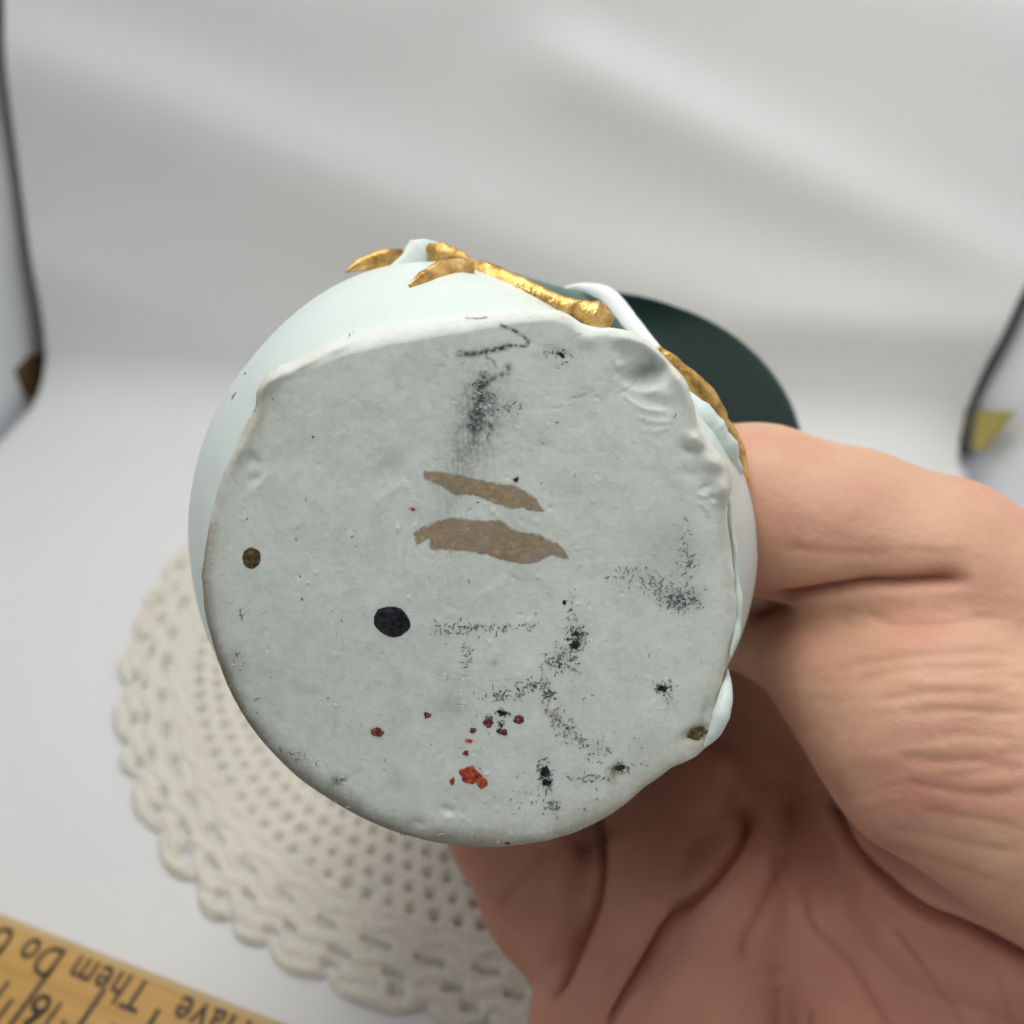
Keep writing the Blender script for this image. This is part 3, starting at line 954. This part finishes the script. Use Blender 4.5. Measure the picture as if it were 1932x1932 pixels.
for k, (x, y, rx_, ry_, ro, m) in enumerate(((889, 1461, 20, 15, 0.2, M_red), (910, 1475, 13, 10, 0.6, M_red), (853, 1473, 5, 6, 0, M_red), (922, 1363, 9, 8, -0.6, M_darkred), (948, 1380, 10, 6, 0.2, M_darkred),
                                             (978, 1357, 9, 8, 0.3, M_darkred), (892, 1378, 6, 5, 0, M_darkred), (884, 1397, 8, 3, 0.2, M_red), (879, 1420, 6, 6, 0.5, M_darkred), (806, 1349, 6, 5, 0, M_darkred),
                                             (712, 1382, 12, 7, 0.2, M_darkred), (779, 960, 4, 3, 0, M_red))):
    patch('red_paint_fleck', blob(x, y, rx_, ry_, ro, 20 + k, 0.5), m, 0.009, 1.0, 1.3, 320 + 7 * k, 0.004)
patch('olive_crumb', blob(1318, 1384, 20, 9, -0.3, 44, 0.5), M_spot, 0.02, 1.2, 2.0, 401, 0.012)
# dark grit standing on the rim and low on the face
for k, (x, y, rx_, ry_, ro) in enumerate(((1170, 1450, 10, 5, -0.4), (1028, 1455, 6, 9, 0.3), (1032, 1475, 7, 7, 0.5), (947, 1345, 9, 4, 0.1), (1066, 1137, 4, 4, 0), (974, 904, 4, 3.5, 0), (1086, 1195, 5, 4, 0),
                                          (1084, 1216, 8, 6, -0.5), (1250, 1300, 8, 5, -0.3), (958, 1592, 3.5, 3, 0), (1060, 671, 5, 3.5, 0.4))):
    patch('dark_grit', blob(x, y, rx_, ry_, ro, 60 + k, 0.6), M_black, 0.008, 0.9, 1.6, 430 + 5 * k)

# loose crumbs of graphite and pale fibres: too many and too small to tell apart
def litter(name, prob, count, mat, seed, step, width, curl, lift):
    g = np.random.default_rng(seed)
    fp = prob.ravel() * (np.hypot(pxf - OC[0], pyf - OC[1]).ravel() + 5)      # even over the area
    fp = fp / fp.sum()
    pick = g.choice(fp.size, count, p=fp)
    X, Y = pxf.ravel()[pick] + g.normal(0, 1.5, count), pyf.ravel()[pick] + g.normal(0, 1.5, count)
    verts, faces = [], []
    for x, y in zip(X, Y):
        n = int(g.integers(3, 6))
        a = g.uniform(0, 6.28)
        k = g.normal(0, curl)
        pts = [(x, y)]
        st = step * g.uniform(0.6, 1.3)
        for _ in range(n):
            a += k + g.normal(0, 0.25)
            pts.append((pts[-1][0] + st * math.cos(a), pts[-1][1] + st * math.sin(a)))
        pts = np.array(pts)
        tg = np.gradient(pts, axis=0)
        tg /= np.linalg.norm(tg, axis=1)[:, None] + 1e-9
        nn = np.stack([-tg[:, 1], tg[:, 0]], 1)
        wv = width * g.uniform(0.5, 1.3) * np.sin(np.linspace(0.35, 2.8, n + 1))[:, None]
        i0 = len(verts)
        for p, o_, w_ in zip(pts, nn, wv):
            verts += [(*(p - o_ * w_), 0.0), (*p, 1.0), (*(p + o_ * w_), 0.0)]
        for q in range(n):
            for c in (0, 1):
                b0 = i0 + 3 * q + c
                faces.append((b0, b0 + 3, b0 + 4, b0 + 1))
    v = np.array(verts)
    hh = base_h(v[:, 0].copy(), v[:, 1].copy())
    o = vmesh(name, base_pt(v[:, 0], v[:, 1], hh + 0.0012 + lift * v[:, 2]), np.array(faces), mat, base)
    o['kind'] = 'stuff'
    return o


M_grit, t, b = new_mat('graphite_grit', (0.05, 0.05, 0.052), 0.6)
t.links.new(ramp(t, noise(t, 600, 2), [(0.36, (0.03, 0.031, 0.032)), (0.60, (0.30, 0.305, 0.29))]), b.inputs['Base Color'])
M_fibre, t, b = new_mat('pale_fibre', (0.8, 0.82, 0.78), 0.5)
pr = np.clip(dens - 0.10, 0, 1) ** 1.6
litter('graphite_crumbs', pr + 0.0006, 640, M_grit, 5, 2.2, 0.85, 0.8, 0.005)
litter('pale_fibres', np.clip(white - 0.3, 0, 1) ** 2 + 0.006, 340, M_fibre, 9, 3.4, 0.8, 0.2, 0.004)

# --- body
prof = [(0.16, None), (0.32, 3.06), (0.55, 3.17), (0.9, 3.34), (1.3, 3.50), (1.8, 3.64), (2.3, 3.715), (2.8, 3.73), (3.3, 3.68), (3.9, 3.52), (4.6, 3.2), (5.3, 2.72), (5.9, 2.2), (6.4, 1.75), (6.9, 1.5), (7.4, 1.45)]
dd_ = np.array([p[0] for p in prof])
rr_ = np.array([p[1] if p[1] else 3.0 for p in prof])
ds = np.linspace(0.16, 7.4, 110)
NB = 240
ab = np.linspace(0, 2 * np.pi, NB, endpoint=False)
r_out = np.interp(ab, np.sort(a_o % (2 * np.pi)), r_o[np.argsort(a_o % (2 * np.pi))], period=2 * np.pi)
k2 = np.exp(-0.5 * (np.arange(-20, 21) / 7.0) ** 2)
k2 /= k2.sum()
r_sm = sum(k2[i] * np.roll(r_out, i - 20) for i in range(41))
r_in = np.minimum(r_out, r_sm) - 0.055
rows = []
for d in ds:
    R0 = np.interp(d, dd_, rr_)
    wgt = float(sstep(0.1, 1.7, d))
    R0 = R0 - 0.46 * np.exp(-((ab - math.radians(60)) / math.radians(30)) ** 2) * sstep(0.2, 1.6, d) * sstep(6.0, 4.0, d)
    R0 = R0 + 0.05 * np.exp(-((ab - math.radians(112)) / math.radians(18)) ** 2) * sstep(0.5, 2.0, d)
    R0 = R0 + 0.15 * np.exp(-(((ab + math.pi) % (2 * math.pi) - math.pi + math.radians(15)) / math.radians(32)) ** 2) * sstep(0.3, 1.8, d) * sstep(6.0, 4.0, d)
    up = 0.5 + 0.5 * np.sin(ab)                       # fuller towards the gilded side
    base_r = r_in + (R0 - 3.0)
    rr = base_r * (1 - wgt) + R0 * wgt
    rr = rr + 0.025 * (fbm(np.cos(ab) * 2 + d * .5, np.sin(ab) * 2 + d, 161, 3)) * 2 * sstep(0.2, 0.8, d)
    rows.append(C0 + (rr * np.cos(ab))[:, None] * U1 + (rr * np.sin(ab))[:, None] * U2 + d * AX)
VBODY = np.array(rows)
# smooth the profile along the depth
for _ in range(3):
    VBODY[1:-1] = 0.25 * VBODY[:-2] + 0.5 * VBODY[1:-1] + 0.25 * VBODY[2:]
body = vmesh('body', VBODY.reshape(-1, 3), grid_faces(len(ds), NB, True), M_bisque)
bvh = BVHTree.FromPolygons([tuple(v) for v in VBODY.reshape(-1, 3)], [tuple(int(i) for i in f) for f in grid_faces(len(ds), NB, True)])


def on_body(px, py, lift=0.0, guess=13.0):
    d = px_cam(px, py, 1.0)
    hit = bvh.ray_cast(Vector((0, 0, 0)), Vector(d))
    if hit[0] is not None:
        p = np.array(hit[0])
    else:
        q = bvh.find_nearest(Vector(px_cam(px, py, guess)))
        p = px_cam(px, py, q[0].z)
    return p - lift * d / np.linalg.norm(d)


def sweep(name, pts, wid, thk, mat, up=None, n=12, per=10, parent=None, rough=0.0, seed=0):
    """leaf or stem: an ellipse of half-widths wid x thk (cm) carried along a smooth line of camera-frame points"""
    P = smooth_line(np.array(pts), per)
    m = len(P)
    q = np.linspace(0, 1, m)
    qk = np.linspace(0, 1, len(wid))
    W_ = np.interp(q, qk, wid)
    T_ = np.interp(q, qk, thk)
    tan = np.gradient(P, axis=0)
    tan /= np.linalg.norm(tan, axis=1)[:, None]
    view = -P / np.linalg.norm(P, axis=1)[:, None] if up is None else np.broadcast_to(np.asarray(up, float), P.shape)
    side = np.cross(tan, view)
    side /= np.linalg.norm(side, axis=1)[:, None]
    nrm = np.cross(side, tan)
    a = np.linspace(0, 2 * np.pi, n, endpoint=False)
    V = P[:, None, :] + (W_[:, None] * np.cos(a))[..., None] * side[:, None, :] + (T_[:, None] * np.sin(a))[..., None] * nrm[:, None, :]
    if rough:
        ii, jj = np.meshgrid(np.arange(m), np.arange(n), indexing='ij')
        k = rough * fbm(ii * 0.16, np.cos(jj / n * 6.283) * 1.3 + 5, seed, 3) * 2
        V = V + (V - P[:, None, :]) * k[..., None]
    F = [tuple(f) for f in grid_faces(m, n, True)]
    V = V.reshape(-1, 3)
    F += [tuple(range(n))[::-1], tuple((m - 1) * n + i for i in range(n))]
    return vmesh(name, V, F, mat, parent)


def body_line(pl, lift=0.03):
    return [on_body(x, y, lift) for x, y in pl]


for k, pl in enumerate((((446, 740), (441, 748), (437, 756)), ((461, 708), (463, 705), (465, 703)))):
    sweep('dark_nick', [on_body(x, y, 0.004) for x, y in pl], [0.004, 0.018, 0.004], [0.003, 0.006, 0.003], M_grit, per=4, n=6)
# gold leaf lying over the shoulder, left
sweep('gold_leaf', [px_cam(x, y, z) for x, y, z in ((652, 514, 13.3), (680, 500, 13.4), (712, 491, 13.5), (745, 484, 13.6), (782, 478, 13.8))], [0.01, 0.085, 0.125, 0.11, 0.05], [0.01, 0.05, 0.06, 0.05, 0.02], M_gold, rough=0.18, seed=3)
# white fold between the leaves
sweep('white_fold', [px_cam(x, y, z) for x, y, z in ((730, 512, 12.9), (768, 496, 13.05), (792, 478, 13.15), (812, 468, 13.25), (850, 478, 13.3), (885, 500, 13.3))], [0.03, 0.14, 0.20, 0.10, 0.06, 0.03], [0.02, 0.06, 0.10, 0.08, 0.05, 0.02], M_bisque, rough=0.15, seed=8)
sweep('gold_leaf', [px_cam(x, y, z) for x, y, z in ((806, 466, 13.1), (826, 478, 13.06), (846, 490, 13.02), (870, 498, 13.0), (888, 506, 12.95))], [0.05, 0.16, 0.18, 0.14, 0.08], [0.02, 0.05, 0.06, 0.05, 0.03], M_gold, rough=0.18, seed=13)
sweep('gold_leaf', [on_body(x, y, l) for x, y, l in ((773, 541, 0.02), (800, 528, 0.05), (832, 514, 0.08), (865, 507, 0.14), (892, 510, 0.2))], [0.03, 0.10, 0.13, 0.125, 0.10], [0.015, 0.04, 0.06, 0.06, 0.06], M_gold, rough=0.18, seed=19)
# long gilded stem along the shoulder with its knob
sweep('gold_stem', [px_cam(x, y, z) for x, y, z in ((858, 498, 12.85), (908, 521, 12.62), (960, 546, 12.5), (1010, 562, 12.42), (1060, 578, 12.35), (1095, 584, 12.3))], [0.09, 0.20, 0.215, 0.17, 0.125, 0.12], [0.06, 0.11, 0.12, 0.10, 0.09, 0.09], M_gold, rough=0.18, seed=23)
sweep('gold_knob', [px_cam(x, y, z) for x, y, z in ((1078, 580, 12.3), (1098, 588, 12.25), (1118, 597, 12.25), (1138, 603, 12.3), (1147, 607, 12.4))], [0.07, 0.16, 0.195, 0.165, 0.05], [0.06, 0.13, 0.16, 0.14, 0.05], M_gold, rough=0.18, seed=29)
# gilded leaf edge on the right, behind the base
sweep('gold_leaf', [px_cam(x, y, z) for x, y, z in ((1238, 655, 12.5), (1268, 684, 12.5), (1300, 718, 12.5), (1330, 752, 12.55), (1352, 786, 12.6), (1366, 815, 12.7))], [0.03, 0.10, 0.13, 0.16, 0.14, 0.08], [0.02, 0.06, 0.08, 0.08, 0.08, 0.05], M_gold, rough=0.18, seed=33)
sweep('gold_leaf', [px_cam(x, y, z) for x, y, z in ((1352, 775, 12.9), (1374, 815, 12.9), (1390, 860, 12.95), (1396, 910, 13.0), (1402, 950, 13.1))], [0.05, 0.10, 0.12, 0.11, 0.03], [0.04, 0.06, 0.07, 0.07, 0.03], M_gold, rough=0.15, seed=37)
# white crumpled leaf under the gilded edge
sweep('white_leaf', [px_cam(x, y, z) for x, y, z in ((1296, 740, 12.1), (1322, 775, 12.05), (1346, 810, 12.1), (1366, 845, 12.2), (1384, 880, 12.5), (1390, 905, 12.7))], [0.03, 0.12, 0.16, 0.15, 0.12, 0.03], [0.03, 0.10, 0.12, 0.12, 0.10, 0.03], M_bisque, rough=0.45, seed=43)
# white drip low on the right edge
sweep('white_drip', [px_cam(x, y, z) for x, y, z in ((1373, 1262, 11.75), (1372, 1290, 11.6), (1368, 1320, 11.5), (1360, 1350, 11.45), (1348, 1382, 11.48), (1330, 1408, 11.55))], [0.01, 0.055, 0.095, 0.10, 0.075, 0.02], [0.01, 0.05, 0.10, 0.12, 0.10, 0.03], M_bisque, rough=0.12, seed=47)
# ragged flange down the right side
sweep('flange', [px_cam(x, y, z) for x, y, z in ((1376, 935, 11.5), (1378, 985, 11.5), (1386, 1050, 11.48), (1391, 1120, 11.48), (1390, 1180, 11.5), (1379, 1240, 11.5))], [0.02, 0.04, 0.04, 0.06, 0.06, 0.02], [0.05, 0.08, 0.08, 0.08, 0.08, 0.04], M_bisque, rough=0.6, seed=53)
# white scrolling stem over the green
sweep('white_stem', [px_cam(x, y, z) for x, y, z in ((1062, 546, 14.3), (1090, 543, 14.1), (1122, 547, 13.9), (1150, 560, 13.7), (1172, 585, 13.5), (1192, 610, 13.3), (1215, 638, 13.1), (1240, 664, 12.9))], [0.03, 0.06, 0.095, 0.12, 0.12, 0.11, 0.10, 0.08], [0.03, 0.06, 0.09, 0.11, 0.11, 0.10, 0.09, 0.07], M_white, rough=0.12, seed=57)
# green leaf under the gilded stem
sweep('green_leaf', [px_cam(x, y, z) for x, y, z in ((895, 512, 13.6), (960, 540, 13.75), (1030, 568, 13.9), (1090, 592, 14.05), (1140, 615, 14.2), (1180, 640, 14.3))], [0.10, 0.19, 0.24, 0.30, 0.26, 0.1], [0.05, 0.10, 0.12, 0.12, 0.10, 0.05], M_sage, rough=0.05, seed=61)
# flaring dark green mouth far behind
NM = 120
am = np.linspace(0, 2 * np.pi, NM, endpoint=False)
nc = C0 + 7.2 * AX
mc = px_cam(1132, 906, 19.6)
mn = np.array([0.10, 0.56, 0.82])
mn /= np.linalg.norm(mn)
m1 = np.cross([0, 1, 0], mn)
m1 /= np.linalg.norm(m1)
m2 = np.cross(mn, m1)
rows = []
RMX = 368 / FPX * 19.6
for q, rr in ((0.0, 1.45), (0.15, 1.5), (0.35, 1.8), (0.55, 2.4), (0.75, 3.2), (0.92, 3.85), (1.0, RMX), (1.03, RMX), (1.03, RMX - 0.15), (0.92, RMX - 0.5), (0.7, 2.7), (0.4, 1.6), (0.1, 1.2)):
    cc = nc + (mc - nc) * min(q, 1.03)
    wq = min(1.0, max(0.0, q))
    f1 = U1 * (1 - wq) + m1 * wq
    f2 = U2 * (1 - wq) + m2 * wq
    f1 = f1 / np.linalg.norm(f1)
    f2 = f2 / np.linalg.norm(f2)
    rows.append(cc + rr * (np.cos(am)[:, None] * f1 + np.sin(am)[:, None] * f2))
vmesh('mouth', np.array(rows).reshape(-1, 3), grid_faces(len(rows), NM, True), M_green)

# ------------------------------------------------------------------ hand
# a distance field of tapering limbs melted together, turned into one closed skin
LO = np.array([-3.4, -9.5, 10.2])
HI = np.array([10.5, 3.0, 22.0])
VX = 0.095
nx, ny, nz = [int(v) for v in np.ceil((HI - LO) / VX)]
gx = (LO[0] + VX * np.arange(nx)).astype(np.float32)
gy = (LO[1] + VX * np.arange(ny)).astype(np.float32)
gz = (LO[2] + VX * np.arange(nz)).astype(np.float32)
FIELD = np.full((nx, ny, nz), 3.0, np.float32)


def smin(a, b, k):
    h = np.clip(0.5 + 0.5 * (b - a) / k, 0, 1)
    return b + (a - b) * h - k * h * (1 - h)


def limb(chain, k_in=0.5, k_out=0.22):
    """chain of (px, py, depth, radius) knots"""
    P = [np.append(px_cam(x, y, z), r) for x, y, z, r in chain]
    local = None
    lo = np.min([p[:3] - p[3] for p in P], 0) - 0.9
    hi = np.max([p[:3] + p[3] for p in P], 0) + 0.9
    i0 = np.clip(((lo - LO) / VX).astype(int), 0, [nx, ny, nz])
    i1 = np.clip(((hi - LO) / VX).astype(int) + 1, 0, [nx, ny, nz])
    sl = tuple(slice(a, b) for a, b in zip(i0, i1))
    X, Y, Z = np.meshgrid(gx[sl[0]], gy[sl[1]], gz[sl[2]], indexing='ij')
    for a, b in zip(P[:-1], P[1:]):
        ab = b[:3] - a[:3]
        tq = np.clip(((X - a[0]) * ab[0] + (Y - a[1]) * ab[1] + (Z - a[2]) * ab[2]) / (ab @ ab), 0, 1)
        d = np.sqrt((X - a[0] - tq * ab[0]) ** 2 + (Y - a[1] - tq * ab[1]) ** 2 + (Z - a[2] - tq * ab[2]) ** 2) - (a[3] + tq * (b[3] - a[3]))
        local = d if local is None else smin(local, d, k_in)
    FIELD[sl] = smin(FIELD[sl], local.astype(np.float32), k_out)


# thumb, reaching behind the vase
limb([(1180, 880, 16.4, 0.80), (1300, 915, 15.5, 1.0), (1430, 960, 14.3, 1.17), (1600, 1012, 13.8, 1.17), (1770, 1078, 13.4, 1.22), (1960, 1208, 13.0, 1.36), (2250, 1420, 12.6, 1.7)], 0.3, 0.3)
# ball of the thumb
limb([(1490, 1205, 15.2, 0.82), (1640, 1285, 13.9, 1.15), (1780, 1370, 13.0, 1.65), (2050, 1480, 12.5, 2.0), (2350, 1600, 12.0, 2.4)], 0.5, 0.16)
limb([(1405, 1185, 15.9, 0.72), (1480, 1178, 15.2, 0.80), (1600, 1185, 14.6, 0.85)], 0.4, 0.22)
# deep web between thumb and fingers, filler, and an unseen roof
limb([(1330, 1100, 19.4, 1.0), (1400, 1210, 19.6, 1.0), (1470, 1420, 19.8, 1.1), (1600, 1560, 17.2, 1.1), (1800, 1660, 14.8, 1.6), (2100, 1750, 14.0, 2.0)], 0.5, 0.15)
limb([(1385, 1180, 18.4, 1.2), (1455, 1330, 18.8, 1.4), (1560, 1480, 18.0, 1.2)], 0.5, 0.10)
limb([(1330, 1000, 17.3, 1.0), (1450, 1040, 16.6, 1.1), (1650, 1130, 15.6, 1.2)], 0.5, 0.15)  # unseen roof limb, added to keep lamp light out of the hollow
# palm: three cushions fanning out of the hollow
limb([(1690, 1790, 14.9, 0.88), (1850, 1880, 14.8, 1.25), (2100, 2010, 14.4, 1.85), (2400, 2150, 13.8, 2.3)], 0.5, 0.10)
limb([(1545, 1630, 16.4, 0.72), (1570, 1760, 15.5, 1.06), (1650, 1900, 15.4, 1.5), (1800, 2150, 15.5, 2.0)], 0.5, 0.16)
limb([(1450, 1590, 17.6, 0.75), (1370, 1720, 15.7, 1.05), (1310, 1900, 15.6, 1.22), (1280, 2100, 15.7, 1.35)], 0.4, 0.14)
limb([(1500, 2150, 16.0, 1.8), (2100, 2150, 15.2, 2.0)], 0.5, 0.3)
# little finger: first and middle bones, tip hidden behind the vase
limb([(1310, 1500, 17.4, 0.8), (1205, 1690, 15.8, 0.91), (1130, 1880, 15.7, 0.93), (1090, 2010, 15.8, 0.95)], 0.4, 0.07)
limb([(1085, 1850, 16.0, 0.64), (1020, 1700, 16.2, 0.88), (945, 1560, 16.5, 0.84), (900, 1440, 17.2, 0.72)], 0.4, 0.07)
# ring, middle and index fingers wrapped round the far side
limb([(1420, 1560, 17.6, 0.9), (1180, 1570, 17.2, 0.88), (900, 1480, 17.4, 0.8), (720, 1330, 17.9, 0.72)], 0.4, 0.1)
limb([(1440, 1480, 18.0, 0.95), (1150, 1480, 18.4, 0.9), (860, 1380, 18.9, 0.82), (700, 1220, 19.2, 0.72)], 0.4, 0.1)
limb([(1420, 1380, 19.2, 0.9), (1180, 1400, 19.7, 0.85), (950, 1300, 20.0, 0.75)], 0.4, 0.1)
FIELD[0], FIELD[-1], FIELD[:, 0], FIELD[:, -1], FIELD[:, :, 0], FIELD[:, :, -1] = [np.float32(0.3)] * 6


def surface_nets(F):
    s = F < 0
    nx, ny, nz = F.shape
    c = np.zeros((nx - 1, ny - 1, nz - 1), np.int8)
    for i in (0, 1):
        for j in (0, 1):
            for k in (0, 1):
                c += s[i:nx - 1 + i, j:ny - 1 + j, k:nz - 1 + k]
    act = (c > 0) & (c < 8)
    idx = np.full(act.shape, -1, np.int64)
    cells = np.argwhere(act)
    idx[act] = np.arange(len(cells))
    acc = np.zeros((len(cells), 3))
    cnt = np.zeros(len(cells))
    cor = [(i, j, k) for i in (0, 1) for j in (0, 1) for k in (0, 1)]
    for a in cor:
        for b_ in cor:
            dif = [q - p for p, q in zip(a, b_)]
            if sum(map(abs, dif)) == 1 and sum(dif) == 1:
                fa = F[cells[:, 0] + a[0], cells[:, 1] + a[1], cells[:, 2] + a[2]]
                fb = F[cells[:, 0] + b_[0], cells[:, 1] + b_[1], cells[:, 2] + b_[2]]
                m = (fa < 0) != (fb < 0)
                tq = np.where(m, fa / (fa - fb + 1e-12), 0)
                acc += np.where(m[:, None], np.array(a) + tq[:, None] * np.array(dif), 0)
                cnt += m
    V = cells + acc / cnt[:, None]
    faces = []
    for ax in range(3):
        sh = [slice(1, -1)] * 3
        s0 = [slice(1, -1)] * 3
        s0[ax] = slice(0, -1)
        s1 = list(s0)
        s1[ax] = slice(1, None)
        A_, B_ = s[tuple(s0)], s[tuple(s1)]
        e = np.argwhere(A_ != B_)
        flip = A_[tuple(e.T)]
        off = np.array([1, 1, 1])
        off[ax] = 0
        e = e + off
        o1, o2 = [q for q in range(3) if q != ax]
        q = []
        for d1, d2 in ((0, 0), (-1, 0), (-1, -1), (0, -1)):
            ee = e.copy()
            ee[:, o1] += d1
            ee[:, o2] += d2
            q.append(idx[ee[:, 0], ee[:, 1], ee[:, 2]])
        q = np.stack(q, 1)
        if ax == 1:
            flip = ~flip
        q[~flip] = q[~flip][:, ::-1]
        faces.append(q)
    return V, np.concatenate(faces)


V, F = surface_nets(FIELD)
V = LO + VX * V
F = F[(F >= 0).all(1)]
F = F[:, ::-1].copy()
hand = mesh_obj('hand', cam_to_world(V), F, M_skin)
md = hand.modifiers.new('smooth', 'SMOOTH')
md.factor = 0.5
md.iterations = 6
md2 = hand.modifiers.new('subdivision', 'SUBSURF')
md2.levels = md2.render_levels = 1
dg = bpy.context.evaluated_depsgraph_get()
me = bpy.data.meshes.new_from_object(hand.evaluated_get(dg))
hand.modifiers.clear()
hand.data = me
me.name = 'hand'
nv = len(me.vertices)
co = np.empty(nv * 3)
me.vertices.foreach_get('co', co)
co = co.reshape(-1, 3)
no = np.empty(nv * 3)
me.vertex_normals.foreach_get('vector', no)
no = no.reshape(-1, 3)
dv = co - CAM
cc = np.stack([dv @ E_R, dv @ E_U, dv @ E_F], -1) / CM
hx, hy = cam_px(cc)
facing = sstep(-0.05, 0.25, -(no * dv).sum(1) / np.linalg.norm(dv, axis=1))
CREASES = [  # line in the palm, width px, depth cm, dark red fold shade
    ([(1420, 1153), (1470, 1140), (1531, 1127), (1590, 1115), (1648, 1104), (1764, 1094), (1850, 1096)], 13, 0.13, 0.75),
    ([(1470, 1030), (1530, 1036), (1570, 1039), (1640, 1042), (1700, 1040)], 11, 0.035, 0.30),
    ([(1520, 1010), (1600, 1018), (1680, 1030), (1800, 1044)], 9, 0.02, 0.15),
    ([(1620, 1140), (1690, 1174), (1803, 1166), (1932, 1162)], 9, 0.035, 0.30),
    ([(1560, 1265), (1648, 1244), (1764, 1228), (1932, 1226)], 11, 0.04, 0.28),
    ([(1600, 1285), (1700, 1262), (1800, 1256), (1932, 1262)], 9, 0.025, 0.2),
    ([(1640, 1318), (1760, 1306), (1932, 1305)], 9, 0.03, 0.22),
    ([(1700, 1345), (1800, 1338), (1940, 1345)], 8, 0.025, 0.2),
    ([(1660, 1385), (1765, 1380), (1940, 1392)], 9, 0.03, 0.2),
    ([(1680, 1420), (1765, 1434), (1840, 1437), (1940, 1450)], 10, 0.04, 0.25),
    ([(1700, 1470), (1800, 1492), (1940, 1495)], 9, 0.035, 0.22),
    ([(1720, 1520), (1820, 1540), (1940, 1560)], 9, 0.035, 0.22),
    ([(1660, 1560), (1740, 1570), (1840, 1592), (1940, 1608)], 9, 0.035, 0.22),
    ([(1640, 1590), (1720, 1608), (1820, 1640), (1940, 1680)], 10, 0.05, 0.3),
    ([(1559, 1515), (1594, 1594), (1656, 1659), (1734, 1719), (1828, 1759), (1932, 1815), (2000, 1850)], 12, 0.16, 0.9),
    ([(1515, 1640), (1531, 1744), (1603, 1815), (1672, 1922), (1720, 2000)], 10, 0.05, 0.45),
    ([(1672, 1740), (1734, 1815), (1812, 1922), (1860, 2000)], 9, 0.04, 0.4),
    ([(1494, 1594), (1455, 1680), (1406, 1766), (1400, 1830)], 13, 0.07, 0.5),
    ([(1408, 1545), (1392, 1590), (1345, 1655), (1300, 1700), (1235, 1800), (1170, 1905), (1140, 1970)], 10, 0.13, 0.85),
    ([(1128, 1550), (1128, 1620), (1120, 1690), (1100, 1750), (1065, 1830), (1035, 1900)], 10, 0.12, 0.9),
    ([(1035, 1590), (1000, 1640), (955, 1690), (940, 1710)], 15, 0.06, 0.5),
    ([(1530, 1900), (1520, 1990)], 9, 0.04, 0.35),
    ([(1330, 1870), (1400, 1840), (1480, 1825)], 6, 0.015, 0.1),
    ([(1360, 1950), (1440, 1880), (1530, 1850)], 6, 0.015, 0.1),
    ([(1880, 1830), (1900, 1900), (1930, 1960)], 8, 0.04, 0.35),
]
dsp = np.zeros(nv)
red = np.zeros(nv)
for L, wd, a, rd in CREASES:
    L = smooth_line(L, 5)
    x0, y0 = L.min(0) - 60
    x1, y1 = L.max(0) + 60
    m = (hx > x0) & (hx < x1) & (hy > y0) & (hy < y1)
    wob = 5 * fbm(hx[m] / 70, hy[m] / 70, int(L[0, 0]) % 97, 2)
    d, pos = seg_dist(hx[m], hy[m] + wob, L)
    fade = sstep(0, 0.16, pos) * sstep(1.0, 0.8, pos)
    if a > 0.1:
        fade = sstep(1.0, 0.85, pos)
    a = a * (1.0 if a > 0.1 else 0.48)
    brk = 1.0 if a > 0.1 else 0.35 + 0.9 * vnoise(hx[m] / 170, hy[m] / 90, int(L[0, 1]) % 89)
    fade = fade * brk
    dsp[m] -= a * np.exp(-(d / wd) ** 2) * fade
    if a > 0.1:
        dsp[m] -= 0.75 * a * np.exp(-(d / (3.2 * wd)) ** 2) * fade
    dsp[m] += 0.06 * a * np.exp(-((d - 2.4 * wd) / (1.4 * wd)) ** 2) * fade      # skin swells beside the fold
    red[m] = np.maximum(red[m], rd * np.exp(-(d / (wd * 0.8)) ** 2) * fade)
# fine parallel skin lines on the ball of the thumb
zone = sstep(1430, 1620, hx) * sstep(1090, 1180, hy) * sstep(1800, 1640, hy - (hx - 1650) * 0.35)
fan = hy - (hx - 1932) * (-(hy - 1300) / 1100.0)
dsp += zone * 0.032 * fbm(hx / 150, fan / 13, 171, 3)
dsp += 0.05 * fbm(hx / 90, hy / 90, 181, 3) + 0.008 * fbm(hx / 16, hy / 16, 191, 2)
co = co + no * (dsp * facing * CM)[:, None]
me.vertices.foreach_set('co', co.ravel())
me.polygons.foreach_set('use_smooth', np.ones(len(me.polygons), bool))
me.update()
# ruddier palm and fingers, with their shade put into the skin colour
flush_shade = sstep(-80, 220, hy - 1400 - (hx - 1560) * 0.75) * (0.75 + 0.5 * vnoise(hx / 80, hy / 80, 77))
flush_shade = np.clip(flush_shade, 0, 1)
add_attr(hand, 'crease', np.stack([red * facing, flush_shade, red * 0], -1))
tag(hand, 'bare right hand gripping the vase from the lower right, palm towards the viewer', 'hand')
